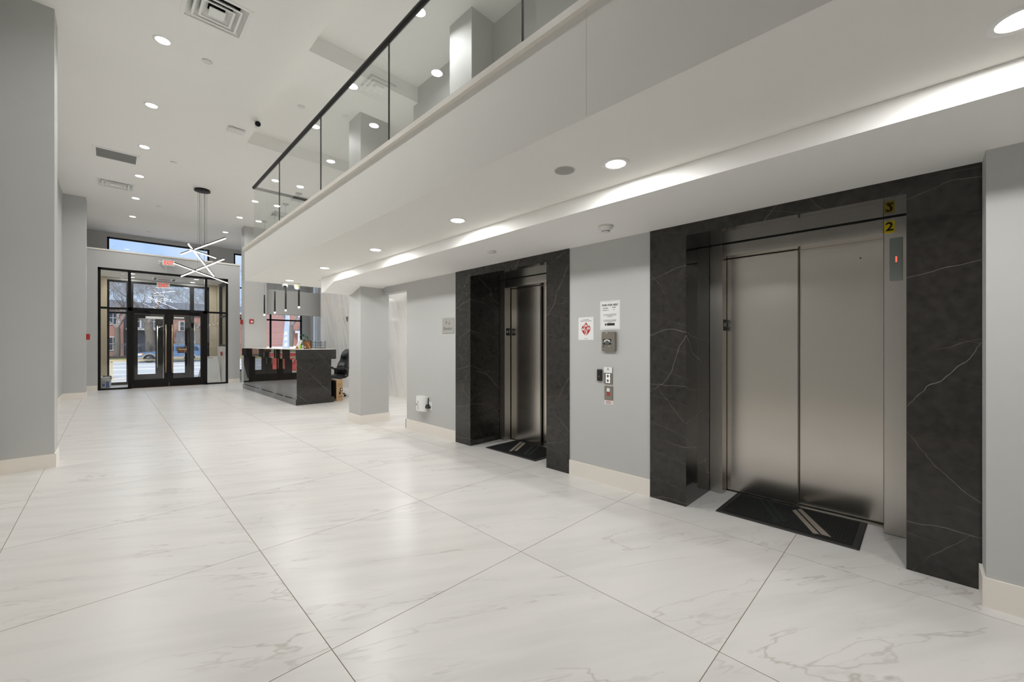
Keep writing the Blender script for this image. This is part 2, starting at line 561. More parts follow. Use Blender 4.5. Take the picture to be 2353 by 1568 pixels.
def text(name, body, size, origin, m, parent=None, face='-x', align='CENTER', depth=0.0006, sx=1.0, bold=0.0, spacing=1.0, local=False):
    cu = bpy.data.curves.new(name, 'FONT')
    cu.body = body
    cu.size = size
    cu.align_x = align
    cu.align_y = 'CENTER'
    cu.extrude = depth
    cu.offset = bold
    cu.space_line = spacing
    cu.resolution_u = 3
    t = bpy.data.objects.new(name, cu)
    COL.objects.link(t)
    dg = bpy.context.evaluated_depsgraph_get()
    me = bpy.data.meshes.new_from_object(t.evaluated_get(dg))
    bpy.data.objects.remove(t)
    if face == '-x':
        R = Matrix(((0, 0, -1, 0), (-1, 0, 0, 0), (0, 1, 0, 0), (0, 0, 0, 1)))
    elif face == '-y':
        R = Matrix(((1, 0, 0, 0), (0, 0, -1, 0), (0, 1, 0, 0), (0, 0, 0, 1)))
    else:
        R = Matrix()
    me.transform(Matrix.Translation(origin) @ R @ Matrix.Diagonal((sx, 1, 1, 1)))
    me.materials.clear(); me.materials.append(m)
    o = bpy.data.objects.new(name, me)
    COL.objects.link(o)
    if parent is not None:
        o.parent = parent
        if not local:
            o.matrix_parent_inverse = INV.get(parent.name, Matrix())
    return o

def lamp(name, parent, loc, r, watts, color=WARM, spread=PI):
    d = bpy.data.lights.new(name, 'AREA')
    d.shape = 'DISK'
    d.size = 2 * r
    d.energy = watts
    d.color = color
    d.spread = spread
    o = bpy.data.objects.new(name, d)
    COL.objects.link(o)
    o.location = loc
    o.parent = parent
    return o

# ------------------------------------------------------------------ dimensions
XW = 3.42          # elevator wall face
ZC = 5.08          # high ceiling
ZK = 5.32          # raised coffers
ZB = 2.487         # underside of the balcony
ZL = 2.37          # lowered ceiling by the elevators
YE = 17.08         # entrance wall
YF = 18.90         # outer facade
YB = -5.0          # wall behind the camera
XL = -0.84         # left wall
XM = 5.15          # white marble wall
BXF, BYE = 1.68, 8.40   # balcony edge

# ------------------------------------------------------------------ floor
fl = struct('floor', MB().box(-0.9, 6.4, YB, 19.05, -0.12, -0.0010), M['grout'])
TX, TY, G = 1.2128, 1.2195, 0.0018
tile_mesh = MB().box(-TX / 2 + G, TX / 2 - G, -TY / 2 + G, TY / 2 - G, -0.0009, 0.0).mesh('tile', M['tile'])
for i in range(-1, 6):
    for j in range(-6, 14):
        x, y = -0.5128 + TX * (i + 0.5), 1.848 + TY * (j + 0.5)
        t = bpy.data.objects.new('tile', tile_mesh)
        COL.objects.link(t)
        t.location = (x, y, 0)
        t.parent = fl

# ------------------------------------------------------------------ ceilings
C1 = (1.78, 4.60, 6.30, 8.74)      # raised coffers: x0 x1 y0 y1
C2 = (1.78, 4.60, 2.80, 5.45)
cb = MB()
VENTS = [(0.546, 1.144, 5.25, 5.86), (-0.245, 0.411, 12.88, 13.51), (3.20, 3.80, 12.6, 13.2)]
HOLES = [(a + 0.03, b - 0.03, c + 0.03, d - 0.03) for a, b, c, d in VENTS]
def slab(x0, x1, y0, y1):
    xs = sorted({x0, x1} | {v for h in HOLES for v in h[:2] if x0 < v < x1})
    ys = sorted({y0, y1} | {v for h in HOLES for v in h[2:] if y0 < v < y1})
    for a, b in zip(xs, xs[1:]):
        for c, d in zip(ys, ys[1:]):
            mx_, my_ = (a + b) / 2, (c + d) / 2
            if not any(h[0] < mx_ < h[1] and h[2] < my_ < h[3] for h in HOLES):
                cb.box(a, b, c, d, ZC, ZC + 0.3)
slab(-1.0, C1[0], YB, 19.05)
slab(C1[1], 6.4, YB, 19.05)
slab(C1[0], C1[1], C1[3], 19.05)
slab(C1[0], C1[1], C2[3], C1[2])
slab(C1[0], C1[1], YB, C2[2])
cb.box(C1[0], C1[1], C2[2], C1[3], ZK, ZK + 0.06)
struct('ceiling', cb, M['ceil'])

low = MB()
low.box(2.54, 3.435, YB, 6.0, ZL, ZB - 0.001)
struct('ceiling_lowered_1', low, M['ceil'])
prof = [(6.0, ZL), (6.62, ZL), (7.05, 2.24), (7.16, 2.24), (7.16, ZB - 0.001), (6.0, ZB - 0.001)]
struct('ceiling_lowered_2', MB().prism(prof, 'x', 2.54, 3.98), M['ceil'])

bal = MB().box(BXF, 6.3, YB, BYE, ZB, 3.03)
balcony = struct('ceiling_balcony', bal, M['fascia'])
capb = MB().box(1.652, 1.90, YB, BYE + 0.03, 3.03, 3.072)
capb.box(1.90, XM, BYE - 0.22, BYE + 0.03, 3.03, 3.072)
struct('trim_1', capb, M['base'])
# joints in the drywall of the balcony
sm = MB().box(1.6792, 1.681, 1.171, 1.1725, ZB + 0.01, 3.03)
struct('trim_2', sm, M['seam'])

# ------------------------------------------------------------------ walls
struct('wall_left', MB().box(-1.05, XL, YB, 19.05, 0, ZC), M['wall'])
struct('wall_back', MB().box(-1.05, 6.4, YB - 0.2, YB, 0, ZK), M['wall'])
struct('wall_elevator_1', MB().box(3.43, XM, 1.702, 2.602, 0, ZL), M['wall'])
struct('wall_elevator_2', MB().box(3.43, XM, 4.572, 5.90, 0, ZL), M['wall'])
struct('wall_shaft_1', MB().box(4.25, XM, -0.3, 1.70, 0, ZL), M['wall'])
struct('wall_shaft_2', MB().box(4.25, XM, 2.60, 4.57, 0, ZL), M['wall'])
struct('wall_upper', MB().box(3.36, XM, YB, 5.58, 3.03, ZK), M['wall'])
struct('wall_upper_pier', MB().box(3.0, 3.36, 3.70, 4.13, 3.03, ZK).box(3.15, 3.36, YB, 2.82, 3.03, ZK), M['wall'])
struct('wall_marble', MB().box(XM, XM + 0.12, 5.6, 14.58, 0, ZC), M['wmarble'])
struct('wall_right', MB().box(6.2, 6.4, YB, 17.9, 0, ZC).box(6.2, 6.4, 18.5, 19.05, 0, ZC).box(6.2, 6.4, 17.9, 18.5, 0, 0.3), M['wall'])
struct('wall_passage_lintel', MB().box(3.43, 3.56, 5.90, 6.68, 2.25, ZL + 0.02), M['wall'])
hd = MB().box(3.58, 5.32, 15.1, 15.36, 2.37, 3.18)
struct('wall_window_header', hd, M['wall'])
# right pillar beside the wide elevator, front left pillars, free column, pier at the desk end
def pillar(name, x0, x1, y0, y1, z1, sides='xyXY'):
    o = struct(name, MB().box(x0, x1, y0, y1, 0, z1), M['wall'])
    return o
pillar('wall_right_pillar', 3.232, 4.3, YB, -0.238, ZL)
pillar('wall_left_pillar_1', XL - 0.02, -0.443, 6.76, 7.13, ZC)
pillar('wall_left_pillar_2', XL - 0.02, -0.443, 14.845, 15.28, ZC)
struct('wall_column', MB().box(3.012, 3.53, 6.69, 7.16, 0, ZB).box(3.012, 3.53, 6.69, 7.16, 3.03, ZK), M['wall'])
pillar('wall_desk_pier', 2.976, 3.585, 14.9, 15.32, ZC)
# entrance wall with the vestibule behind it
e = MB()
e.box(XL, -0.27, YE, YE + 0.10, 0, 4.16)
e.box(2.92, 3.27, YE, YE + 0.10, 0, 4.16)
e.box(-0.27, 2.92, YE, YE + 0.10, 3.65, 4.16)
struct('wall_entrance', e, M['wall'])
struct('trim_3', MB().box(XL, 3.285, YE - 0.02, YF, 4.16, 4.205), M['base'])
v = MB()
v.box(XL, -0.32, YE + 0.10, YF, 0, 4.16)
v.box(2.89, 3.27, YE + 0.10, YF, 0, 1.29)
v.box(2.89, 3.27, YE + 0.10, 17.25, 1.29, 4.16)
v.box(2.89, 3.27, 18.62, YF, 1.29, 4.16)
v.box(3.10, 3.27, 17.25, 18.62, 1.29, 4.16)
struct('wall_vestibule', v, M['beige'])
struct('trim_5', MB().box(-0.32, -0.088, YF - 0.02, YF - 0.001, 0, 3.6).box(2.648, 2.872, YF - 0.02, YF - 0.001, 0, 3.6), M['beige'])
struct('ceiling_vestibule', MB().box(-0.32, 2.89, YE + 0.10, YF, 3.60, 3.66), M['ceil'])
struct('trim_4', MB().box(2.872, 2.89, 17.19, 18.86, 0, 1.27), M['vwhite'])
# outer facade: pieces round its openings
fx = MB()
def fac(x0, x1, z0, z1, b=M['wall']):
    fx.box(x0, x1, YF, YF + 0.16, z0, z1)
fac(-1.05, -0.085, 0, ZC)
fac(-0.085, 2.645, 4.93, ZC)
fac(-0.085, 2.645, 3.52, 4.2)
fac(2.645, 3.42, 0, ZC)
fac(3.42, 3.78, 4.93, ZC)
fac(3.42, 5.90, 0, 0.32)
fac(3.78, 4.05, 0.32, ZC)
fac(4.05, 5.90, 3.30, ZC)
fac(5.90, 6.4, 0, ZC)
struct('wall_facade', fx, M['wall'])

# baseboards
H, T = 0.15, 0.013
def bb(name, mb):
    return struct(name, mb, M['base'])
bb('baseboard_elevator', MB().box(3.43 - T, 3.43, 1.702, 2.598, 0, H).box(3.43 - T, 3.43, 4.572, 5.90 + T, 0, H).box(3.43 - T, 3.6, 5.90, 5.90 + T, 0, H))
bb('baseboard_right_pillar', MB().box(3.232 - T, 3.232, YB, -0.238 + T, 0, H).box(3.232, 3.414, -0.238, -0.238 + T, 0, H))
bb('baseboard_column', MB().box(3.012 - T, 3.53 + T, 6.69 - T, 6.69, 0, H).box(3.012 - T, 3.012, 6.69, 7.16 + T, 0, H).box(3.53, 3.53 + T, 6.69, 7.16 + T, 0, H))
bb('baseboard_left_pillar_1', MB().box(XL, -0.443 + T, 6.76 - T, 6.76, 0, H).box(-0.443, -0.443 + T, 6.76, 7.13, 0, H))
bb('baseboard_left_pillar_2', MB().box(XL, -0.443 + T, 14.845 - T, 14.845, 0, H).box(-0.443, -0.443 + T, 14.845, 15.28, 0, H))
bb('baseboard_left', MB().box(XL, XL + T, YB, 6.74, 0, H).box(XL, XL + T, 7.13, 14.83, 0, H).box(XL, XL + T, 15.28, YE, 0, H))
bb('baseboard_entrance', MB().box(XL + T, -0.275, YE - T, YE, 0, H).box(2.925, 3.27, YE - T, YE, 0, H))
bb('baseboard_desk_pier', MB().box(2.976 - T, 2.976, 14.9, 15.32, 0, H))
bb('baseboard_marble', MB().box(XM - T, XM, 6.0, 14.58, 0, 0.02))

# ------------------------------------------------------------------ entrance doors, vestibule front, outer doors, windows
def bar(mb, x0, x1, z0, z1, y0, y1):
    mb.box(x0, x1, y0, y1, z0, z1)
f = MB()
fy0, fy1 = YE - 0.005, YE + 0.07
for x0, x1, z0, z1 in [(-0.27, -0.21, 0, 3.65), (2.86, 2.92, 0, 3.65), (-0.27, 2.92, 3.585, 3.65),
                       (0.375, 0.445, 2.40, 3.60), (2.265, 2.335, 2.40, 3.60), (-0.21, 0.40, 2.425, 2.485), (2.30, 2.86, 2.425, 2.485),
                       (0.375, 0.475, 0, 2.5), (2.225, 2.335, 0, 2.5), (0.375, 2.335, 2.40, 2.50),
                       (-0.21, 0.40, 0, 0.05), (2.30, 2.86, 0, 0.05)]:
    bar(f, x0, x1, z0, z1, fy0, fy1)
d1 = struct('door_1', f, M['frame'])
def panes(parent, rects, y, m=M['glass']):
    for x0, x1, z0, z1 in rects:
        MB().box(x0, x1, y - 0.003, y + 0.003, z0, z1).build('pane', m, parent)
panes(d1, [(-0.21, 0.375, 0.05, 2.425), (-0.21, 0.375, 2.485, 3.585), (0.445, 2.265, 2.50, 3.585), (2.335, 2.86, 2.485, 3.585), (2.335, 2.86, 0.05, 2.425)], YE + 0.035)
def door_leaf(parent, x0, x1, gx0, gx1, y0, y1, z1, gz0, gz1, m):
    mb = MB()
    mb.box(x0, gx0, y0, y1, 0.012, z1)
    mb.box(gx1, x1, y0, y1, 0.012, z1)
    mb.box(gx0, gx1, y0, y1, 0.012, gz0)
    mb.box(gx0, gx1, y0, y1, gz1, z1)
    o = mb.build('door_leaf', m, parent)
    MB().box(gx0, gx1, (y0 + y1) / 2 - 0.003, (y0 + y1) / 2 + 0.003, gz0, gz1).build('pane', M['glass'], o)
    return o
def pull(parent, x, y, z0, z1, m, r=0.017):
    mb = MB().tube([(x, y, z0), (x, y, z1)], r, 10)
    for z in (z0 + 0.12, z1 - 0.12):
        mb.tube([(x, y, z), (x, y + 0.06, z)], 0.009, 8)
    return mb.build('pull_handle', m, parent)
la = door_leaf(d1, 0.478, 1.340, 0.515, 1.225, YE + 0.005, YE + 0.055, 2.395, 0.27, 2.315, M['doorwood'])
lb = door_leaf(d1, 1.348, 2.222, 1.443, 2.152, YE + 0.005, YE + 0.055, 2.395, 0.27, 2.315, M['doorwood'])
pull(la, 1.258, YE - 0.05, 0.45, 2.005, M['brass'])
pull(lb, 1.412, YE - 0.05, 0.45, 2.005, M['brass'])
for x in (0.72, 1.98):
    MB().rbox(x - 0.14, x + 0.14, YE - 0.05, YE + 0.004, 2.405, 2.455, 0.006, 1).tube([(x + 0.05, YE - 0.03, 2.40), (x + 0.16, YE - 0.035, 2.37)], 0.009, 6).build('door_closer', M['frame'], d1)
MB().box(0.475, 2.225, YE - 0.02, YE + 0.08, 0.0, 0.01).build('threshold', M['brass'], d1)
MB().lathe([(0.012, 0), (0.012, -0.012), (0.006, -0.03)], (1.31, YE + 0.005, 0.80), 10, 'y').build('lock_cylinder', M['brass'], la)

f = MB()
gy0, gy1 = YF + 0.02, YF + 0.09
for x0, x1, z0, z1 in [(-0.085, -0.03, 0, 3.52), (2.59, 2.645, 0, 3.52), (-0.085, 2.645, 3.45, 3.52), (-0.03, 0.40, 2.40, 2.46), (0.38, 0.55, 0, 3.46),
                       (0.55, 2.10, 2.42, 2.62), (2.07, 2.19, 0, 3.46), (2.19, 2.59, 2.40, 2.62), (-0.03, 0.38, 0, 0.09), (2.19, 2.59, 0, 0.09)]:
    bar(f, x0, x1, z0, z1, gy0, gy1)
d2 = struct('door_2', f, M['frame'])
panes(d2, [(-0.03, 0.38, 0.09, 2.40), (-0.03, 0.38, 2.46, 3.45), (0.55, 2.07, 2.62, 3.45), (2.19, 2.59, 2.62, 3.45), (2.19, 2.59, 0.09, 2.40)], YF + 0.055)
oa = door_leaf(d2, 0.553, 1.325, 0.66, 1.12, YF + 0.03, YF + 0.08, 2.41, 0.33, 2.27, M['doorwood'])
ob = door_leaf(d2, 1.333, 2.067, 1.52, 1.93, YF + 0.03, YF + 0.08, 2.41, 0.33, 2.27, M['doorwood'])
pull(oa, 1.165, YF - 0.03, 0.55, 2.02, M['nickel'])
pull(ob, 1.36, YF - 0.03, 0.55, 2.02, M['nickel'])
MB().box(0.86, 1.32, YF - 0.02, YF + 0.03, 2.26, 2.34).build('door_closer', M['whitem'], d2)
MB().box(1.62, 1.9, YF - 0.02, YF + 0.03, 2.30, 2.35).build('door_closer', M['whitem'], d2)

def window(name, x0, x1, z0, z1, vx, hz, y=YF, t=0.05):
    mb = MB()
    mb.box(x0, x0 + t, y + 0.02, y + 0.09, z0, z1); mb.box(x1 - t, x1, y + 0.02, y + 0.09, z0, z1)
    mb.box(x0, x1, y + 0.02, y + 0.09, z0, z0 + t); mb.box(x0, x1, y + 0.02, y + 0.09, z1 - t, z1)
    for x in vx:
        mb.box(x - t / 2, x + t / 2, y + 0.02, y + 0.09, z0, z1)
    for z in hz:
        mb.box(x0, x1, y + 0.02, y + 0.09, z - t / 2, z + t / 2)
    o = struct(name, mb, M['frame'])
    xs = [x0] + list(vx) + [x1]; zs = [z0] + list(hz) + [z1]
    for a, b in zip(xs, xs[1:]):
        for c, d in zip(zs, zs[1:]):
            MB().box(a + t / 2, b - t / 2, y + 0.052, y + 0.058, c + t / 2, d - t / 2).build('pane', M['glass'], o)
    return o
window('window_1', -0.085, 2.645, 4.2, 4.93, [], [])
window('window_2', 4.05, 5.90, 0.32, 3.30, [4.70], [1.1, 2.38], t=0.06)
window('window_5', 3.42, 3.78, 0.32, 4.93, [], [2.38, 3.6], t=0.05)
# side windows: bright one in the right wall, dark framed one in the vestibule
sw = MB().box(6.22, 6.28, 17.9, 17.94, 0.3, ZC).box(6.22, 6.28, 18.46, 18.5, 0.3, ZC)
w3 = struct('window_3', sw, M['whitem'])
MB().box(6.247, 6.253, 17.94, 18.46, 0.3, ZC).build('pane', M['glass'], w3)
sw = MB()
for y0, y1, z0, z1 in [(17.25, 17.33, 1.29, 3.6), (18.45, 18.62, 1.29, 3.6), (17.25, 18.62, 1.29, 1.36), (17.25, 18.62, 3.5, 3.6), (17.25, 18.62, 2.36, 2.42)]:
    sw.box(2.90, 2.98, y0, y1, z0, z1)
w4 = struct('window_4', sw, M['frame'])
for z0, z1 in ((1.36, 2.36), (2.42, 3.5)):
    MB().box(2.937, 2.943, 17.33, 18.45, z0, z1).build('pane', M['glass'], w4)

# ------------------------------------------------------------------ elevators
def elevator(y0, o0, o1, y1, ysplit, label, wide):
    """marble from y0 to y1, opening from o0 to o1"""
    t = thing('elevator', label, 'elevator', (XW, (o0 + o1) / 2, 0))
    XR = 3.95
    MB().box(XW, XR, y0, o0, 0, ZL).build('marble_panel', M['bmarble'], t)
    MB().box(XW, XR, o1, y1, 0, ZL).build('marble_panel', M['bmarble'], t)
    MB().box(XW, XR, o0, o1, 2.272, ZL).build('marble_lintel', M['bmarble'], t)
    jw = 0.11 if wide else 0.105
    MB().box(XR + 0.006, 4.068, o1 - jw, o1 - 0.003, 0.003, 2.266).build('jamb', M['steeld'], t)
    MB().rbox(XR + 0.006, 4.124, o0 + 0.003, o0 + 0.128, 0.003, 2.266, 0.003, 1).build('jamb', M['steeld'], t)
    MB().rbox(XR + 0.006, 4.124, o0 + 0.128, o1 - jw, 2.156, 2.266, 0.003, 1).build('header', M['steelh'], t)
    MB().box(XR - 0.002, 4.24, o0, o1, 2.266, 2.3).box(4.21, 4.24, o0, o1, 0, 2.27).box(4.068, 4.24, o1 - 0.06, o1 + 0.02, 0, 2.27).box(4.068, 4.24, o0 - 0.02, o0 + 0.06, 0, 2.27).build('shaft_lining', M['dark'], t)
    MB().rbox(4.080, 4.110, ysplit, o1 - 0.05, 0.012, 2.152, 0.003, 1).build('door_panel', M['steel'], t)
    MB().rbox(4.128, 4.158, o0 + 0.05, ysplit + 0.03, 0.012, 2.19, 0.003, 1).build('door_panel', M['steel'], t)
    sl = MB()
    for a, b, h in [(4.070, 4.084, 0.006), (4.088, 4.112, 0.003), (4.116, 4.128, 0.006), (4.132, 4.16, 0.003), (4.164, 4.21, 0.006)]:
        sl.box(a, b, o0 + 0.06, o1 - 0.06, 0, h)
    sl.build('sill', M['nickel'], t)
    # raised star and floor number plate inside the left jamb
    yj = o1 - jw
    pl = MB().box(3.985, 4.06, yj - 0.002, yj, 1.488, 1.59).build('floor_number_plate', M['ink'], t)
    star = []
    for k in range(10):
        r = 0.024 if k % 2 == 0 else 0.010
        a = PI / 2 + k * PI / 5
        star.append((4.006 + r * 0.6 * math.cos(a), 1.541 + r * math.sin(a)))
    sb = MB()
    c0 = (4.006, 1.541)
    for k in range(10):
        p, q = star[k], star[(k + 1) % 10]
        sb.quad((c0[0], yj - 0.0025, c0[1]), (p[0], yj - 0.0025, p[1]), (q[0], yj - 0.0025, q[1]))
    s1 = sb.build('star', M['white'], pl); s1.matrix_parent_inverse = INV[t.name]
    s1.matrix_parent_inverse = Matrix()
    n1 = text('numeral', '1', 0.062, (4.042, yj - 0.003, 1.541), M['white'], pl, '-y', bold=0.0015)
    n1.matrix_parent_inverse = Matrix()
    return t
E1 = elevator(-0.236, 0.062, 1.383, 1.702, 0.722, 'stainless steel elevator doorway in dark marble with a yellow 2 sticker', True)
E2 = elevator(2.602, 2.913, 4.246, 4.572, 3.585, 'stainless steel elevator doorway in dark marble beside the grey Elevator plate', False)
# sub-parts of the number plates sit in the plate's own frame (its parent offset is undone by the plate)
# yellow 2, position indicator on the wide elevator's right jamb
st2 = MB().box(3.9535, 3.9565, 0.131, 0.186, 2.157, 2.243).build('yellow_sticker', M['yellow'], E1)
n2 = text('numeral', '2', 0.085, (3.9528, 0.158, 2.200), M['ink'], st2, '-x', bold=0.0022); n2.matrix_parent_inverse = Matrix()
ind = MB().rbox(3.951, 3.9565, 0.090, 0.158, 1.812, 2.117, 0.0015, 1).build('position_indicator', M['screen'], E1)
n3 = text('numeral', '1', 0.055, (3.9505, 0.123, 1.962), M['redled'], ind, '-x', bold=0.0016); n3.matrix_parent_inverse = Matrix()
# bright vein strips are part of the stone; screw marks on the doors
MB().lathe([(0.006, 0), (0.004, -0.004)], (4.128, 0.33, 2.03), 8, 'x').build('rubber_bumper', M['black'], E1)

# mats
def floor_mat(y0, y1, label, tans, greens):
    t = thing('floor_mat', label, 'mat', (3.79, (y0 + y1) / 2, 0))
    MB().rbox(3.50, 4.068, y0, y1, 0.0, 0.009, 0.004, 1).build('rubber_border', M['rubber'], t)
    rb = MB()
    n = 44
    yy0, yy1 = y0 + 0.04, y1 - 0.04
    rb.box(3.535, 4.035, yy0, yy1, 0.006, 0.011)
    for k in range(n):
        a = yy0 + (yy1 - yy0) * (k + 0.2) / n
        rb.box(3.54, 4.03, a, a + (yy1 - yy0) * 0.55 / n, 0.011, 0.0135)
    c = rb.build('ribbed_carpet', M['mat'], t, kind='stuff')
    for q in tans:
        MB().prism(q, 'z', 0.010, 0.0142).build('tan_stripe', M['tan'], t)
    for q in greens:
        MB().prism(q, 'z', 0.010, 0.0142).build('green_stripe', M['green'], t)
    return t
floor_mat(0.285, 1.180, 'black ribbed rubber-edged mat in front of the elevator with the yellow sticker',
          [[(3.925, 0.735), (3.968, 0.718), (3.572, 0.508), (3.556, 0.540)], [(3.985, 0.710), (4.018, 0.690), (3.575, 0.440), (3.580, 0.497)]],
          [[(4.02, 1.005), (4.03, 0.972), (3.60, 0.748), (3.575, 0.778)], [(4.03, 0.955), (4.03, 0.915), (3.66, 0.715), (3.605, 0.735)]])
floor_mat(3.150, 4.030, 'black mat with two tan stripes in front of the elevator beside the Elevator plate',
          [[(4.02, 3.900), (4.022, 3.860), (3.587, 3.630), (3.565, 3.652)], [(4.028, 3.848), (4.015, 3.790), (3.655, 3.600), (3.632, 3.630)]],
          [[(3.985, 3.64), (3.995, 3.60), (3.60, 3.40), (3.585, 3.44)], [(4.0, 3.57), (4.0, 3.53), (3.64, 3.35), (3.60, 3.37)]])

# ------------------------------------------------------------------ signs and devices on the elevator wall
XS = 3.43
t = thing('wall_sign', 'grey square plate reading Elevator with two arrows, left of the dark marble', 'sign', (XS, 4.757, 1.63))
MB().rbox(XS - 0.008, XS, 4.617, 4.896, 1.518, 1.738, 0.003, 1).build('plate', M['plate'], t)
text('lettering', 'Elevator', 0.062, (XS - 0.0085, 4.757, 1.588), M['inkg'], t, '-x', sx=1.05)
for y, up in ((4.795, 1), (4.72, -1)):
    z = 1.668
    a = MB()
    a.box(XS - 0.009, XS - 0.0082, y - 0.0028, y + 0.0028, z - 0.026, z + 0.026)
    for sgn in (-1, 1):
        a.prism([(y, z + up * 0.028), (y + sgn * 0.020, z + up * 0.004), (y + sgn * 0.014, z + up * 0.003), (y, z + up * 0.020)], 'x', XS - 0.009, XS - 0.0082)
    a.build('arrow', M['inkg'], t)

t = thing('notice', 'white laminated PUSH FOR HELP notice above the emergency phone box', 'notice', (XS, 2.115, 1.64))
MB().box(XS - 0.003, XS, 2.005, 2.226, 1.503, 1.783).build('sheet', M['paper'], t)
brd = MB()
for y0, y1, z0, z1 in [(2.013, 2.218, 1.773, 1.7745), (2.013, 2.218, 1.5115, 1.513), (2.013, 2.0145, 1.5115, 1.7745), (2.2165, 2.218, 1.5115, 1.7745)]:
    brd.box(XS - 0.0034, XS - 0.003, y0, y1, z0, z1)
brd.build('border', M['plate'], t)
xs = XS - 0.0035
text('heading', 'PUSH FOR HELP', 0.0265, (xs, 2.115, 1.741), M['ink'], t, '-x', bold=0.0006, sx=0.93)
text('lettering', 'LOCATION', 0.0115, (xs, 2.165, 1.7125), M['ink'], t, '-x', bold=0.0003)
text('lettering', 'FLOOR', 0.0115, (xs, 2.072, 1.7155), M['ink'], t, '-x', bold=0.0003)
text('lettering', 'STAIRWELL A', 0.0115, (xs, 2.162, 1.692), M['inkg'], t, '-x')
text('lettering', '1st', 0.013, (xs, 2.072, 1.694), M['inkg'], t, '-x')
text('lettering', 'Persons able to use the exit stairway do\nso as soon as possible, unless they are\nassisting others.', 0.0090, (xs, 2.116, 1.641), M['inkg'], t, '-x', spacing=1.25)
text('lettering', 'After activating the two-way emergency\ncommunication system, wait here for\nassistance.', 0.0090, (xs, 2.116, 1.586), M['inkg'], t, '-x', spacing=1.2)
MB().box(xs, XS - 0.003, 2.063, 2.170, 1.543, 1.566).build('black_strip', M['ink'], t)
sl = MB()
sl.prism([(2.1545, 1.543), (2.1505, 1.543), (2.1560, 1.566), (2.1600, 1.566)], 'x', xs - 0.0004, xs)
sl.prism([(2.1465, 1.543), (2.1445, 1.543), (2.1505, 1.566), (2.1525, 1.566)], 'x', xs - 0.0004, xs)
sl.build('slash_mark', M['paper'], t)

t = thing('notice', 'white fire notice with three red flames, left of the emergency phone box', 'notice', (XS, 2.393, 1.52))
MB().box(XS - 0.003, XS, 2.302, 2.485, 1.406, 1.637).build('sheet', M['paper'], t)
text('lettering', 'In Case Of Fire\nElevators Are Out Of Service', 0.0112, (xs, 2.393, 1.606), M['inkg'], t, '-x', spacing=1.2)
text('lettering', 'Use Exit', 0.011, (xs, 2.393, 1.420), M['inkg'], t, '-x')
def flame(pts, hole):
    MB().prism([(2.393 - u, 1.5135 + w_) for u, w_ in pts], 'x', xs, XS - 0.003).build('red_flame', M['redink'], t)
    cy, cz, r = 2.393 - hole[0], 1.5135 + hole[1], hole[2]
    MB().lathe([(r, 0), (r, -0.0006)], (xs, cy, cz), 16, 'x').build('white_disc', M['paper'], t)
    text('figure', hole[3], r * 1.5, (xs - 0.0008, cy, cz), M['ink'], t, '-x')
flame([(0.002, 0.073), (-0.008, 0.060), (-0.020, 0.045), (-0.021, 0.028), (-0.011, 0.012), (-0.005, -0.010), (-0.009, -0.035), (0.000, -0.050), (0.005, -0.020), (0.011, 0.012), (0.022, 0.028), (0.020, 0.046), (0.012, 0.058)], (0.0, 0.037, 0.0125, '3'))
flame([(-0.030, 0.045), (-0.046, 0.028), (-0.055, 0.008), (-0.050, -0.014), (-0.035, -0.036), (-0.004, -0.064), (-0.012, -0.040), (-0.016, -0.016), (-0.018, 0.006), (-0.026, 0.022)], (-0.036, 0.000, 0.0125, '1'))
flame([(0.034, 0.042), (0.046, 0.030), (0.055, 0.012), (0.052, -0.008), (0.040, -0.030), (0.000, -0.068), (0.012, -0.040), (0.016, -0.014), (0.018, 0.010), (0.024, 0.026)], (0.035, 0.008, 0.0125, '2'))

t = thing('emergency_phone', 'brushed steel emergency phone box below the PUSH FOR HELP notice', 'phone', (XS, 2.117, 1.39))
MB().rbox(XS - 0.033, XS, 2.044, 2.190, 1.297, 1.482, 0.003, 1).build('steel_box', M['phone'], t)
xf = XS - 0.0335
MB().box(xf - 0.001, XS - 0.03, 2.084, 2.172, 1.358, 1.412).build('black_label', M['ink'], t)
hs = MB()
for k in range(8):
    a0, a1 = PI * (0.15 + 0.7 * k / 8), PI * (0.15 + 0.7 * (k + 1) / 8)
    P_ = lambda a, r: (2.128 + 1.35 * r * math.cos(a), 1.378 + r * math.sin(a))
    hs.prism([P_(a0, 0.020), P_(a1, 0.020), P_(a1, 0.030), P_(a0, 0.030)], 'x', xf - 0.0016, xf - 0.001)
hs.build('handset_symbol', M['paper'], t)
text('lettering', 'EMERGENCY PHONE', 0.0098, (xf - 0.0014, 2.128, 1.383), M['paper'], t, '-x')
text('lettering', 'PUSH TO CALL', 0.007, (xf - 0.0014, 2.128, 1.367), M['paper'], t, '-x')
MB().lathe([(0.009, 0), (0.009, -0.005), (0.006, -0.007)], (xf, 2.100, 1.341), 16, 'x').build('call_button', M['nickel'], t)
MB().lathe([(0.010, 0), (0.010, -0.004)], (xf, 2.131, 1.471), 16, 'x').build('lock_plug', M['nickel'], t)
MB().lathe([(0.005, 0), (0.005, -0.003)], (xf, 2.166, 1.341), 12, 'x').build('indicator_lamp', M['black'], t)
for y, z in ((2.182, 1.474), (2.078, 1.474), (2.182, 1.306), (2.078, 1.306)):
    MB().lathe([(0.004, 0), (0.003, -0.002)], (xf + 0.001, y, z), 8, 'x').build('screw', M['nickel'], t)

t = thing('card_reader', 'black upright card reader with a red light, left of the lit call buttons', 'card reader', (XS, 2.225, 1.06))
MB().rbox(XS - 0.022, XS, 2.197, 2.254, 1.000, 1.117, 0.009, 2).build('housing', M['black'], t)
MB().lathe([(0.003, 0), (0.003, -0.001)], (XS - 0.0222, 2.226, 1.047), 10, 'x').build('red_light', M['redled'], t)

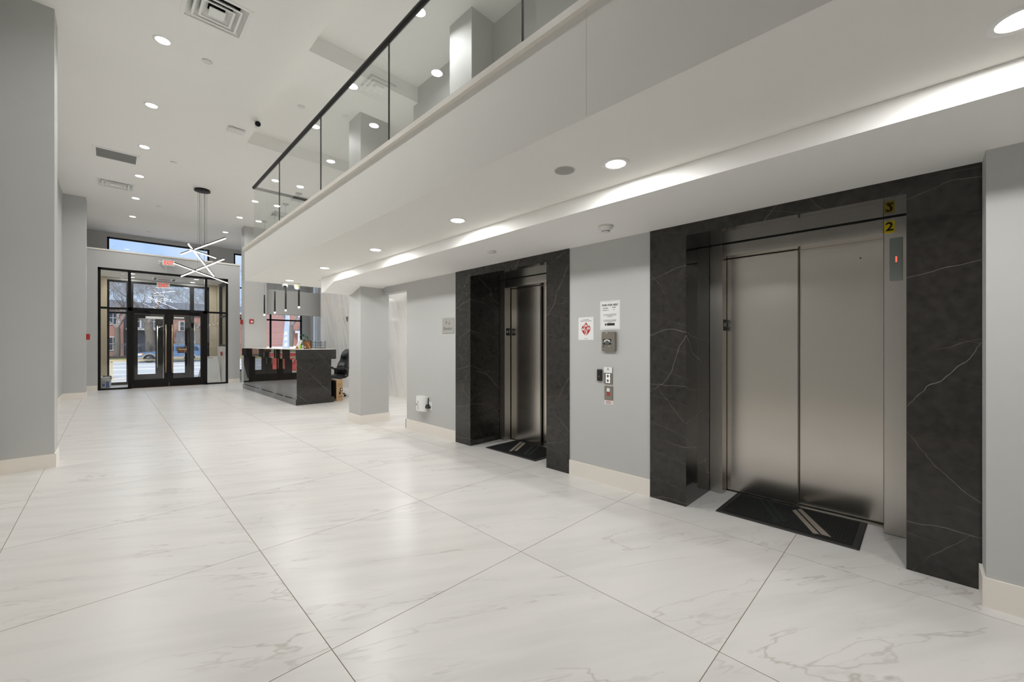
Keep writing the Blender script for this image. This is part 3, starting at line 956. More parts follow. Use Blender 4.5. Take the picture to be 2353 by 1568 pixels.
t = thing('call_panel', 'steel elevator call plate with two lit square buttons under a white card', 'call panel', (XS, 2.134, 1.06))
MB().rbox(XS - 0.007, XS, 2.087, 2.181, 0.976, 1.141, 0.002, 1).build('plate', M['phone'], t)
MB().box(XS - 0.009, XS - 0.006, 2.088, 2.180, 1.085, 1.141).build('white_card', M['paper'], t)
MB().lathe([(0.010, 0), (0.010, -0.0006)], (XS - 0.009, 2.134, 1.120), 18, 'x').build('round_emblem', M['ink'], t)
MB().lathe([(0.006, 0), (0.006, -0.0004)], (XS - 0.0097, 2.134, 1.120), 14, 'x').build('emblem_centre', M['paper'], t)
for z in (1.054, 1.009):
    b = MB()
    for y0, y1, z0, z1 in [(2.116, 2.153, z + 0.0145, z + 0.019), (2.116, 2.153, z - 0.019, z - 0.0145), (2.116, 2.1205, z - 0.019, z + 0.019), (2.1485, 2.153, z - 0.019, z + 0.019)]:
        b.box(XS - 0.0105, XS - 0.006, y0, y1, z0, z1)
    b.build('lit_ring', M['whiteled'], t)
    MB().box(XS - 0.010, XS - 0.006, 2.121, 2.148, z - 0.0145, z + 0.0145).build('button', M['phone'], t)

t = thing('call_panel', 'steel fire-service plate with a red pictogram, below the lit call buttons', 'call panel', (XS, 2.130, 0.87))
MB().rbox(XS - 0.006, XS, 2.082, 2.177, 0.822, 0.957, 0.002, 1).build('plate', M['phone'], t)
MB().box(XS - 0.008, XS - 0.005, 2.116, 2.147, 0.904, 0.936).build('white_square', M['paper'], t)
rp = MB()
for a, b in ((0, 0), (0, 1), (1, 0), (1, 1)):
    y0, z0 = 2.113 + a * 0.022, 0.862 + b * 0.022
    rp.box(XS - 0.0075, XS - 0.005, y0, y0 + 0.014, z0, z0 + 0.014)
rp.lathe([(0.010, 0), (0.010, -0.003)], (XS - 0.005, 2.131, 0.880), 12, 'x')
rp.build('red_pictogram', M['redink'], t)
t = thing('label', 'small white printed label under the fire-service plate', 'label', (XS, 2.130, 0.80))
MB().box(XS - 0.002, XS, 2.083, 2.176, 0.780, 0.818).build('sheet', M['paper'], t)
text('lettering', 'FIRE SERVICE\nKEY LOCATED AT\nFRONT DESK', 0.0090, (XS - 0.0025, 2.130, 0.799), M['redink'], t, '-x', spacing=1.05)

# plug-in dispenser and outlet
t = thing('scent_diffuser', 'white plug-in wall diffuser near the floor left of the dark marble', 'diffuser', (XS, 5.395, 0.44))
db = []
for k in range(13):
    a = PI * k / 12
    db.append((5.395 + 0.128 * math.cos(a), XS - 0.012 - 0.085 * math.sin(a) ** 0.6))
pts = [(x, y) for y, x in db] + [(XS, 5.395 - 0.128), (XS, 5.395 + 0.128)]
MB().prism(pts, 'z', 0.345, 0.555).build('housing', M['white'], t)
MB().prism([(XS - 0.012 - (XS - 0.012 - x) * 0.94 if x < XS - 0.005 else x, 5.395 + (y - 5.395) * 0.95) for x, y in pts], 'z', 0.555, 0.567).build('top_cap', M['white'], t)
MB().box(XS - 0.0985, XS - 0.09, 5.402, 5.409, 0.37, 0.50).build('slot', M['inkg'], t)
MB().box(XS - 0.093, XS - 0.08, 5.452, 5.468, 0.425, 0.455).build('printed_mark', M['inkg'], t)
MB().tube([(XS - 0.010, 5.258, 0.55), (XS - 0.015, 5.252, 0.48), (XS - 0.02, 5.245, 0.43)], 0.006, 6).build('cord', M['black'], t)
MB().rbox(XS - 0.055, XS - 0.006, 5.19, 5.28, 0.395, 0.43, 0.008, 1).rbox(XS - 0.05, XS - 0.01, 5.22, 5.27, 0.42, 0.45, 0.006, 1).build('black_plug', M['black'], t)
t = thing('wall_outlet', 'white wall outlet plate beside the plug-in diffuser', 'outlet', (XS, 5.20, 0.43))
MB().rbox(XS - 0.006, XS, 5.165, 5.245, 0.37, 0.49, 0.002, 1).build('cover_plate', M['white'], t)
MB().rbox(XS - 0.008, XS - 0.004, 5.188, 5.222, 0.435, 0.475, 0.002, 1).build('socket', M['white'], t)

# ------------------------------------------------------------------ ceiling fixtures
def make_light(r_in, r_out, watts, deep):
    t = thing('ceiling_light', '', 'ceiling light', (0, 0, 0), local=True)
    if deep:
        MB().lathe([(r_out, 0), (r_out, -0.003), (r_in + 0.003, -0.005), (r_in, -0.004), (r_in, 0)], (0, 0, 0), 40, closed=True).build('trim_ring', M['whitem'], t)
    else:
        MB().lathe([(r_out, 0), (r_out, -0.003), (r_in + 0.003, -0.005), (r_in, -0.004), (r_in, 0)], (0, 0, 0), 36, closed=True).build('trim_ring', M['whitem'], t)
    MB().lathe([(r_in, -0.0045), (r_in * 0.5, -0.005), (0.0, -0.005)], (0, 0, 0), 36).build('diffuser', M['led'], t)
    lamp('lamp', t, (0, 0, -0.0085), r_in * 0.95, watts, spread=PI * (1.0 if deep else 0.86))
    return t
ORD = ['nearest', 'second', 'third', 'fourth', 'fifth', 'sixth', 'seventh', 'eighth', 'ninth', 'tenth', 'eleventh']
hi = make_light(0.070, 0.095, LAMP_HIGH, False)
hi['group'] = 'downlights in the high ceiling'
first = True
def place(proto, loc, label):
    global first
    if proto.get('used'):
        return dup(proto, loc, label)
    proto['used'] = 1
    proto.location = loc
    proto['label'] = label
    return proto
for k, y in enumerate([2.80, 4.66, 6.527, 8.422, 10.283, 12.144, 14.05, 16.12]):
    where = ('' if k < 2 else {2: 'just past the big square air vent', 3: 'second after the big square vent', 4: 'beside the grey return grille', 5: 'between return grille and small vent',
             6: 'just beyond the smaller square vent', 7: 'closest to the entrance wall'}[k])
    place(hi, (0.452, y, ZC), 'recessed downlight of the left high-ceiling row, ' + (where if k >= 2 else ['above the photographer', 'level with the big square vent'][k]))
for k, (x, y, z, lab) in enumerate([(2.64, 0.9, ZC, 'over the balcony, near the upper wall recess'), (2.61, 4.20, ZK, 'in the first raised coffer over the glass railing'),
                                    (2.472, 5.757, ZC, 'on the flat band between the two coffers'), (2.64, 7.74, ZK, 'in the second coffer over the railing end'),
                                    (2.65, 10.307, ZC, 'first beyond the railing corner'), (2.664, 12.177, ZC, 'second beyond the railing corner'), (2.685, 14.033, ZC, 'beside the desk pier top'), (2.70, 16.22, ZC, 'beside the clerestory, right of the chandelier'),
                                    (4.2, 11.2, ZC, 'high above the office chair'), (4.3, 16.5, ZC, 'behind the window header')]):
    place(hi, (x, y, z), 'recessed downlight ' + lab)
lo = make_light(0.060, 0.086, LAMP_LOW, True)
lo['group'] = 'downlights under the balcony'
for k, y in enumerate([-1.85, -0.245, 1.339, 2.957, 4.56, 6.175, 7.809]):
    lab = {0: 'at the start of the row behind the photographer', 1: 'cut by the upper right picture corner', 2: 'beside the round grey cover plate', 3: 'outside the elevator with the Elevator plate',
           4: 'outside the wall holding the Elevator plate', 5: 'outside the free grey column', 6: 'beside the two white dome cameras'}[k]
    place(lo, (2.236, y, ZB), 'recessed under-balcony downlight ' + lab)
for k, y in enumerate([6.35, 7.75]):
    place(lo, (4.45, y, ZB), 'recessed downlight in the side corridor, ' + ('first behind the elevator wall' if k == 0 else 'second behind the grey column'))
vl = make_light(0.065, 0.085, 11.0, True)
vl['group'] = 'downlights in the vestibule'
for (x, y), lab in zip([(0.485, 17.57), (0.5, 18.5), (2.1, 17.57), (2.1, 18.5)], ['inner left', 'outer left', 'inner right', 'outer right']):
    place(vl, (x, y, 3.60), 'warm recessed downlight of the vestibule ceiling, %s one' % lab)

# air diffusers and grilles
def diffuser(x0, x1, y0, y1, z, label, n=3):
    cx, cy = (x0 + x1) / 2, (y0 + y1) / 2
    t = thing('ceiling_vent', label, 'vent', (cx, cy, z), 'square ceiling air vents')
    hx, hy = (x1 - x0) / 2, (y1 - y0) / 2
    def ring(a, b, za, zb, name, th=0.004):
        """sloping square louvre from half-size fraction a at za out to b at zb"""
        mb = MB()
        for (f0, z0, f1, z1) in ((a, za, b, zb),):
            co = [(-1, -1), (1, -1), (1, 1), (-1, 1)]
            for k in range(4):
                p, q = co[k], co[(k + 1) % 4]
                mb.quad((cx + p[0] * hx * f0, cy + p[1] * hy * f0, z0), (cx + q[0] * hx * f0, cy + q[1] * hy * f0, z0),
                        (cx + q[0] * hx * f1, cy + q[1] * hy * f1, z1), (cx + p[0] * hx * f1, cy + p[1] * hy * f1, z1))
                mb.quad((cx + p[0] * hx * f0, cy + p[1] * hy * f0, z0 + th), (cx + q[0] * hx * f0, cy + q[1] * hy * f0, z0 + th),
                        (cx + q[0] * hx * f1, cy + q[1] * hy * f1, z1 + th), (cx + p[0] * hx * f1, cy + p[1] * hy * f1, z1 + th))
                mb.quad((cx + p[0] * hx * f1, cy + p[1] * hy * f1, z1), (cx + q[0] * hx * f1, cy + q[1] * hy * f1, z1),
                        (cx + q[0] * hx * f1, cy + q[1] * hy * f1, z1 + th), (cx + p[0] * hx * f1, cy + p[1] * hy * f1, z1 + th))
        return mb.build(name, M['whitem'], t)
    th_ = MB()
    q = 0.03
    th_.box(x0 + q, x1 - q, y0 + q, y1 - q, z + 0.16, z + 0.17)
    for w_ in ((x0 + q, x0 + q + 0.004, y0 + q, y1 - q), (x1 - q - 0.004, x1 - q, y0 + q, y1 - q), (x0 + q, x1 - q, y0 + q, y0 + q + 0.004), (x0 + q, x1 - q, y1 - q - 0.004, y1 - q)):
        th_.box(w_[0], w_[1], w_[2], w_[3], z + 0.005, z + 0.165)
    th_.build('dark_throat', M['dark'], t)
    fr = MB()
    b = 0.04
    for a in ((x0, x1, y0, y0 + b), (x0, x1, y1 - b, y1), (x0, x0 + b, y0 + b, y1 - b), (x1 - b, x1, y0 + b, y1 - b)):
        fr.box(a[0], a[1], a[2], a[3], z - 0.006, z)
    fr.build('frame', M['whitem'], t)
    ring(0.66, 0.90, z + 0.060, z - 0.002, 'louvre')
    ring(0.46, 0.68, z + 0.052, z - 0.012, 'louvre')
    ring(0.26, 0.48, z + 0.048, z - 0.016, 'louvre')
    for f_, zz in ((0.70, -0.014), (0.50, -0.018)):
        lip = MB()
        for a in ((-f_, f_, -f_, -f_ + 0.07), (-f_, f_, f_ - 0.07, f_), (-f_, -f_ + 0.07, -f_ + 0.07, f_ - 0.07), (f_ - 0.07, f_, -f_ + 0.07, f_ - 0.07)):
            lip.box(cx + a[0] * hx, cx + a[1] * hx, cy + a[2] * hy, cy + a[3] * hy, z + zz, z + zz + 0.006)
        lip.build('louvre_lip', M['whitem'], t)
    MB().rbox(cx - hx * 0.25, cx + hx * 0.25, cy - hy * 0.25, cy + hy * 0.25, z - 0.022, z - 0.008, 0.005, 1).build('centre_plate', M['whitem'], t)
    return t
diffuser(0.546, 1.144, 5.25, 5.86, ZC, 'large white square air vent cut by the top picture edge')
diffuser(-0.245, 0.411, 12.88, 13.51, ZC, 'white square air vent beyond the grey return grille')
diffuser(3.20, 3.80, 12.6, 13.2, ZC, 'white square air vent above the reception pendants, behind glass')
t = thing('ceiling_vent', 'grey mesh return grille in a white frame on the high ceiling', 'vent', (0.083, 11.14, ZC))
x0, x1, y0, y1, b = -0.245, 0.410, 10.85, 11.44, 0.045
g = MB()
for a in ((x0, x1, y0, y0 + b), (x0, x1, y1 - b, y1), (x0, x0 + b, y0 + b, y1 - b), (x1 - b, x1, y0 + b, y1 - b)):
    g.box(a[0], a[1], a[2], a[3], ZC - 0.014, ZC)
g.build('frame', M['whitem'], t)
MB().box(x0 + b, x1 - b, y0 + b, y1 - b, ZC - 0.006, ZC - 0.001).build('mesh_panel', M['grille'], t)
g = MB()
for k in range(26):
    y = y0 + b + (y1 - y0 - 2 * b) * (k + 0.5) / 26
    g.box(x0 + b, x1 - b, y - 0.003, y + 0.003, ZC - 0.010, ZC - 0.006)
g.build('grille_bars', M['grey'], t, kind='stuff')
t = thing('ceiling_vent', 'white cassette air conditioner in the vestibule ceiling', 'vent', (1.3, 18.1, 3.6))
MB().rbox(1.0, 1.6, 17.8, 18.4, 3.565, 3.60, 0.01, 1).build('casing', M['whitem'], t)
MB().box(1.14, 1.46, 17.94, 18.26, 3.560, 3.566).build('intake_grille', M['grey'], t)
for x in (1.03, 1.51):
    MB().box(x, x + 0.06, 17.86, 18.34, 3.561, 3.566).build('outlet_slot', M['dark'], t)

# sprinkler covers, detector, cameras
def disc(name, loc, r, h, label, cat, m, grp=None):
    t = thing(name, label, cat, loc, grp)
    MB().lathe([(r, 0), (r, -h * 0.75), (r * 0.94, -h), (0, -h)], loc, 28).build('cover_disc', m, t)
    MB().lathe([(r * 1.12, 0), (r * 1.12, -0.002), (r, -0.002)], loc, 28).build('shadow_gap', M['seam'], t)
    return t
GS = 'round sprinkler covers'
disc('ceiling_sprinkler', (0.90, 6.596, ZC), 0.052, 0.012, 'white round sprinkler cover nearest to the large square vent', 'sprinkler', M['white'], GS)
disc('ceiling_sprinkler', (2.252, 7.256, ZK), 0.05, 0.012, 'white round sprinkler cover in the coffer above the bullet camera', 'sprinkler', M['white'], GS)
disc('ceiling_sprinkler', (0.912, 10.73, ZC), 0.052, 0.012, 'white round sprinkler cover between return grille and chandelier', 'sprinkler', M['white'], GS)
disc('ceiling_sprinkler', (0.92, 14.417, ZC), 0.052, 0.012, 'white round sprinkler cover left of the chandelier canopy', 'sprinkler', M['white'], GS)
disc('ceiling_sprinkler', (0.905, 17.924, ZC), 0.052, 0.012, 'white round sprinkler cover closest to the clerestory window', 'sprinkler', M['white'], GS)
disc('ceiling_sprinkler', (2.936, 3.276, ZL), 0.045, 0.014, 'white round sprinkler cover in front of the elevator beside the Elevator plate', 'sprinkler', M['white'], GS)
disc('ceiling_sprinkler', (2.62, 7.42, ZB), 0.042, 0.012, 'small round sprinkler cover near the two dome cameras', 'sprinkler', M['white'], GS)
disc('ceiling_cover', (2.087, 1.624, ZB), 0.062, 0.004, 'flat grey round cover plate beside the large downlight', 'cover', M['grey'])
t = thing('smoke_detector', 'white smoke detector on the lowered ceiling between the two elevators', 'smoke detector', (3.001, 1.893, ZL))
MB().lathe([(0.066, 0), (0.066, -0.008)], (3.001, 1.893, ZL), 36).build('base_ring', M['seam'], t)
MB().lathe([(0.064, -0.008), (0.062, -0.016), (0.050, -0.026), (0.040, -0.036), (0.033, -0.042), (0.031, -0.050), (0.020, -0.055), (0, -0.055)], (3.001, 1.893, ZL), 36).build('body', M['white'], t)
sb = MB()
for k in range(16):
    a = 2 * PI * k / 16
    sb.box(-0.0035, 0.0035, -0.001, 0.001, 0, 0.006)
    m_ = Matrix.Translation((3.001 + 0.0325 * math.cos(a), 1.893 + 0.0325 * math.sin(a), ZL - 0.0495)) @ Matrix.Rotation(a + PI / 2, 4, 'Z')
    sb.v[-8:] = [tuple(m_ @ Vector(q)) for q in sb.v[-8:]]
sb.build('sensing_slots', M['black'], t, kind='stuff')

t = thing('security_camera', 'small bullet camera with a black lens at the coffer edge', 'camera', (1.74, 7.78, ZC))
MB().lathe([(0.045, 0), (0.045, -0.02), (0.03, -0.03)], (1.74, 7.80, ZC), 20).build('mount_base', M['white'], t)
a, b_ = Vector((1.74, 7.84, ZC - 0.05)), Vector((1.715, 7.66, ZC - 0.10))
MB().tube([a, b_], 0.040, 16).build('barrel', M['white'], t)
MB().tube([b_, b_ + (b_ - a) * 0.10], 0.041, 16).build('lens_cap', M['lens'], t)
t = thing('wireless_access_point', 'white flat rectangular box on the high ceiling left of the bullet camera', 'access point', (1.544, 8.337, ZC))
MB().rbox(1.42, 1.66, 8.25, 8.42, ZC - 0.045, ZC - 0.008, 0.012, 2).build('housing', M['white'], t)
MB().box(1.45, 1.63, 8.27, 8.40, ZC - 0.010, ZC).build('mounting_plate', M['seam'], t)

def dome_cam(x, y, yaw, lens_forward, label):
    t = thing('security_camera', label, 'camera', (x, y, ZB), 'white dome cameras')
    MB().lathe([(0.066, 0), (0.066, -0.016), (0.058, -0.020), (0.044, -0.058), (0.040, -0.066)], (x, y, ZB), 28).build('housing', M['white'], t)
    c = Vector((x, y, ZB - 0.066))
    d = Vector((math.cos(yaw), math.sin(yaw), -0.45)).normalized()
    prof = [(0.042 * math.sin(PI * k / 10), -0.042 * math.cos(PI * k / 10)) for k in range(11)]
    MB().lathe(prof, tuple(c), 20).build('ball', M['white'], t)
    MB().tube([c + d * 0.030, c + d * 0.046], 0.032, 20).build('lens', M['lens'] if lens_forward else M['grey'], t)
    return t
dome_cam(2.267, 8.19, -1.85, True, 'white ceiling dome camera whose round black lens faces the room')
dc = dome_cam(2.455, 8.154, 0.6, False, 'white ceiling dome camera turned away, with a yellow sticker')
MB().box(2.44, 2.475, 8.094, 8.110, ZB - 0.060, ZB - 0.046).build('yellow_sticker', M['yellow'], dc)

# ------------------------------------------------------------------ balcony railing
t = thing('glass_railing', 'frameless glass balcony railing with a round black handrail', 'railing', (1.80, 2.0, 3.072))
GX, GYE = 1.812, 8.50 - 0.13
GYE = 8.37
ys = [YB + 0.1, -3.35, -1.66, 0.03, 1.735, 3.431, 5.124, 6.825, GYE]
for a, b_ in zip(ys, ys[1:]):
    MB().box(GX - 0.003, GX + 0.003, a + 0.008, b_ - 0.008, 3.072, 4.135).build('glass_panel', M['rglass'], t)
xs_ = [GX, 2.95, 4.1, XM]
for a, b_ in zip(xs_, xs_[1:]):
    MB().box(a + 0.008, b_ - 0.008, GYE - 0.003, GYE + 0.003, 3.072, 4.135).build('glass_panel', M['rglass'], t)
MB().tube([(GX, YB + 0.02, 4.155), (GX, GYE, 4.155)], 0.026, 16).build('handrail', M['rail'], t)
MB().tube([(GX, GYE, 4.155), (XM - 0.005, GYE, 4.155)], 0.026, 16).build('handrail', M['rail'], t)
for y in ys[1:-1]:
    MB().box(GX - 0.006, GX + 0.006, y - 0.005, y + 0.005, 3.072, 4.14).build('joint_strip', M['rail'], t)
MB().box(GX - 0.03, GX + 0.03, YB + 0.05, GYE + 0.01, 3.072, 3.085).build('base_channel', M['base'], t)
for y in [k * 0.85 + 0.4 for k in range(-5, 10)]:
    MB().rbox(GX - 0.022, GX + 0.022, y - 0.05, y + 0.05, 3.07, 3.11, 0.006, 1).build('glass_clamp', M['nickel'], t)

# ------------------------------------------------------------------ chandelier
t = thing('chandelier', 'chandelier of crossed lit bars hung on thin wires near the entrance', 'chandelier', (1.565, 12.15, ZC))
MB().lathe([(0.150, 0), (0.150, -0.030), (0.158, -0.034), (0.158, -0.045), (0, -0.045)], (1.565, 12.15, ZC), 36).build('canopy', M['black'], t)
bars = [((1.243, 12.972, 3.611), (1.885, 11.321, 3.818)), ((1.265, 11.809, 3.663), (1.843, 12.504, 3.077)), ((1.278, 11.656, 3.517), (1.890, 12.598, 3.559)),
        ((1.252, 12.991, 3.065), (1.856, 11.323, 3.333)), ((1.066, 12.428, 3.283), (2.030, 11.897, 2.862))]
def beam(mb, A, B, w_, z0, z1):
    A, B = Vector(A), Vector(B)
    d = (B - A).normalized()
    s_ = d.cross(Vector((0, 0, 1))).normalized() * w_ / 2
    u = s_.cross(d).normalized()
    vs = [p + sg * s_ + u * z for p in (A, B) for sg, z in ((-1, z0), (1, z0), (1, z1), (-1, z1))]
    mb._add(vs, [(0, 1, 2, 3), (7, 6, 5, 4), (0, 4, 5, 1), (1, 5, 6, 2), (2, 6, 7, 3), (3, 7, 4, 0)])
    return mb
for k, (A, B) in enumerate(bars):
    bo = beam(MB(), A, B, 0.024, 0.0, 0.026).build('light_bar', M['bronze'], t)
    du = beam(MB(), A, B, 0.022, -0.012, 0.0).build('lit_strip', M['ledbar'], bo)
    du.matrix_parent_inverse = Matrix()
    A, B = Vector(A), Vector(B)
    hz = Vector((B.x - A.x, B.y - A.y, 0))
    fc = max(0.1, min(0.9, ((1.565 - A.x) * hz.x + (12.15 - A.y) * hz.y) / hz.length_squared))
    for q in (-1, 1):
        p = A.lerp(B, fc + q * 0.095 / hz.length)
        MB().tube([(p.x, p.y, ZC - 0.04), tuple(p + Vector((0, 0, 0.02)))], 0.0022, 5).build('wire', M['wire'], t)

# pendants over the desk
for y, zb, lab in [(10.77, 2.275, 'nearest the office chair'), (11.83, 2.262, 'second from the office chair'), (12.83, 2.258, 'third from the office chair'), (13.92, 2.255, 'closest to the grey desk pier')]:
    t = thing('pendant_lamp', 'slim black tube pendant over the reception desk, ' + lab, 'pendant lamp', (3.29, y, ZC), 'tube pendants over the reception desk')
    MB().lathe([(0.075, 0), (0.075, -0.018), (0.03, -0.03), (0.02, -0.05), (0, -0.05)], (3.29, y, ZC), 24).build('canopy', M['grey'], t)
    MB().tube([(3.29, y, ZC - 0.05), (3.29, y, zb + 0.60)], 0.0028, 5).build('cord', M['wire'], t)
    MB().lathe([(0.0, 0.60), (0.020, 0.598), (0.0205, 0.02), (0.0185, 0.02)], (3.29, y, zb), 20).build('tube_shade', M['black'], t)
    MB().lathe([(0.0195, 0.02), (0.0195, -0.012), (0.014, -0.020), (0, -0.020)], (3.29, y, zb), 20).build('lit_tip', M['ledtip'], t)
    lp = lamp('lamp', t, (3.29, y, zb - 0.024), 0.016, 2.0)
    lp.matrix_parent_inverse = INV[t.name]

# ------------------------------------------------------------------ reception desk and what is on it
t = thing('reception_desk', 'long black marble reception desk with an overhanging counter', 'desk', (3.3, 12.2, 0))
DY0, DY1 = 9.77, 14.86
MB().box(2.95, 3.70, DY0 + 0.03, DY1, 0.13, 1.02).build('body', M['dmarble'], t)
MB().box(2.925, 3.755, DY0 + 0.005, DY1, 0.0, 0.13).build('plinth', M['dmarble'], t)
MB().box(2.905, 3.785, DY0 - 0.045, DY1 + 0.02, 1.02, 1.245).build('counter_fascia', M['dmarble'], t)
MB().box(2.905, 3.785, DY0 - 0.045, DY1 + 0.02, 1.245, 1.252).build('counter_top', M['base'], t)
MB().box(2.947, 2.950, DY0 + 0.032, DY1, 0.131, 1.019).build('front_panel', M['mirror'], t)
MB().box(2.902, 2.905, DY0 - 0.043, DY1 + 0.018, 1.021, 1.245).build('front_panel', M['mirror'], t)
MB().box(2.922, 2.925, DY0 + 0.007, DY1, 0.002, 0.130).build('front_panel', M['mirror'], t)
ZT = 1.252
# picture frame seen from behind
t = thing('picture_frame', 'black picture frame seen from behind with its tan easel leg, on the desk', 'picture frame', (3.30, 10.2, ZT))
fr = MB()
fw, fh, th = 0.165, 0.205, 0.014
rot = Matrix.Translation((3.30, 10.19, ZT)) @ Matrix.Rotation(math.radians(-10), 4, 'Z') @ Matrix.Rotation(math.radians(-9), 4, 'X')
for a in ((-fw / 2, fw / 2, 0, 0.014), (-fw / 2, fw / 2, fh - 0.014, fh), (-fw / 2, -fw / 2 + 0.014, 0, fh), (fw / 2 - 0.014, fw / 2, 0, fh)):
    fr.box(a[0], a[1], 0, th, a[2], a[3])
fr.xform(rot).build('frame', M['black'], t)
MB().box(-fw / 2 + 0.012, fw / 2 - 0.012, 0.003, 0.008, 0.012, fh - 0.012).xform(rot).build('backing_board', M['wood'], t)
MB().prism([(-0.018, 0.145), (0.0, 0.150), (0.072, 0.004), (0.034, 0.0)], 'y', -0.045, -0.040).xform(rot).build('easel_leg', M['easel'], t)
MB().box(-0.064, -0.042, -0.0005, 0.004, 0.035, 0.062).xform(rot).build('white_sticker', M['paper'], t)
# letter trays
t = thing('letter_tray', 'black wire letter tray stack on the desk beside the picture frame', 'letter tray', (3.60, 10.35, ZT))
for k in range(3):
    z = ZT + 0.012 + k * 0.062
    tr = MB()
    for y in (10.22, 10.50):
        tr.tube([(3.475, y, z + 0.02), (3.725, y, z + 0.02)], 0.004, 6)
    for x in (3.475, 3.725):
        tr.tube([(x, 10.22, z + 0.02), (x, 10.50, z + 0.02)], 0.004, 6)
    tr.box(3.478, 3.722, 10.222, 10.498, z - 0.002, z + 0.001)
    for q in range(9):
        x = 3.485 + q * 0.029
        tr.box(x, x + 0.003, 10.219, 10.222, z, z + 0.02)
    tr.build('tray', M['mesh'], t)
for x in (3.485, 3.715):
    for y in (10.225, 10.495):
        MB().tube([(x, y, ZT), (x, y, ZT + 0.185)], 0.005, 6).lathe([(0.009, 0.18), (0.009, 0.192), (0, 0.196)], (x, y, ZT), 10).build('post', M['mesh'], t)
tag(MB().box(3.50, 3.70, 10.25, 10.47, ZT + 0.0135, ZT + 0.032).build('paper_stack', M['paper']), 'white papers lying in the bottom of the wire letter tray', 'papers')
# calculator / card terminal stood on edge, bottle, small brown item, plant
t = thing('card_terminal', 'white card payment terminal tilted up on the desk, left of the picture frame', 'card terminal', (3.30, 10.9, ZT))
rot = Matrix.Translation((3.29, 10.9, ZT)) @ Matrix.Rotation(math.radians(22), 4, 'Y')
MB().rbox(-0.045, 0.035, -0.02, 0.02, 0.0, 0.24, 0.008, 1).xform(rot).build('housing', M['white'], t)
kb = MB()
for r_ in range(5):
    for c_ in range(3):
        kb.box(-0.032 + c_ * 0.021, -0.016 + c_ * 0.021, -0.023, -0.019, 0.03 + r_ * 0.035, 0.052 + r_ * 0.035)
kb.xform(rot).build('keys', M['paper'], t, kind='stuff')
t = thing('spray_bottle', 'small lime green spray bottle beside the picture frame on the desk', 'bottle', (3.23, 10.45, ZT))
MB().lathe([(0.022, 0), (0.024, 0.01), (0.024, 0.08), (0.010, 0.105), (0.010, 0.115)], (3.23, 10.45, ZT), 18).build('bottle_body', M['lime'], t)
MB().rbox(3.205, 3.245, 10.44, 10.46, ZT + 0.113, ZT + 0.145, 0.005, 1).build('spray_head', M['white'], t)
t = thing('figurine', 'small brown round trinket on the desk beside the payment terminal', 'trinket', (3.20, 10.5, ZT))
MB().lathe([(0.035, 0), (0.038, 0.012), (0.022, 0.03), (0.016, 0.04), (0.022, 0.052), (0.014, 0.066), (0, 0.07)], (3.16, 10.48, ZT), 18).build('body', M['easel'], t)
t = thing('potted_plant', 'dark green leafy plant behind the picture frame on the desk', 'plant', (3.44, 10.85, ZT))
MB().lathe([(0.035, 0), (0.05, 0.08), (0.05, 0.09), (0.044, 0.09), (0.04, 0.07), (0, 0.07)], (3.44, 10.85, ZT), 20).build('pot', M['white'], t)
for k, (an, hh, ln) in enumerate([(2.6, 0.24, 0.11), (0.4, 0.20, 0.10), (4.2, 0.16, 0.12), (1.5, 0.27, 0.09), (5.4, 0.22, 0.09)]):
    p0 = Vector((3.44, 10.85, ZT + 0.07)); p1 = p0 + Vector((0.02 * math.cos(an), 0.02 * math.sin(an), hh))
    dr = Vector((math.cos(an), math.sin(an), 0))
    sd_ = dr.cross(Vector((0, 0, 1)))
    l1 = MB().tube([p0, p1], 0.003, 5)
    pt = []
    n_ = 7
    for q in range(n_):
        u = q / (n_ - 1)
        c_ = p1 + dr * ln * u + Vector((0, 0, 0.05 * math.sin(u * PI) - 0.05 * u * u))
        wd = 0.035 * math.sin(PI * (0.08 + 0.92 * u)) if u < 1 else 0
        pt.append((c_ - sd_ * wd, c_ + Vector((0, 0, 0.006)), c_ + sd_ * wd))
    for q in range(n_ - 1):
        for s_ in (0, 1):
            l1.quad(pt[q][s_], pt[q][s_ + 1], pt[q + 1][s_ + 1], pt[q + 1][s_])
    l1.build('leaf', M['leaf'], t)

# cardboard box
t = thing('cardboard_box', 'tall cardboard box with dark printing standing at the end of the desk', 'box', (3.92, 10.05, 0))
MB().rbox(3.845, 3.998, 9.86, 10.32, 0, 0.505, 0.004, 1).build('carton', M['card'], t)
MB().box(3.8435, 3.846, 9.88, 10.30, 0.06, 0.47).build('printed_side', M['cardd'], t)
pr = MB()
pr.box(3.925, 3.985, 9.8575, 9.861, 0.235, 0.31); pr.box(3.905, 3.945, 9.8575, 9.861, 0.155, 0.225)
pr.build('printed_block', M['cardd'], t)
MB().box(3.95, 3.972, 9.856, 9.8578, 0.255, 0.29).build('white_icon', M['paper'], t)
pr = MB()
for k in range(3):
    pr.box(3.888 + k * 0.032, 3.892 + k * 0.032, 9.8575, 9.861, 0.37, 0.43)
    pr.box(3.88, 3.975, 9.8575, 9.861, 0.085 + k * 0.014, 0.089 + k * 0.014)
pr.box(3.88, 3.962, 9.8575, 9.861, 0.355, 0.359)
pr.build('printed_lines', M['cardd'], t)
MB().box(3.90, 3.945, 9.86, 10.32, 0.505, 0.5065).build('tape', M['paper'], t)

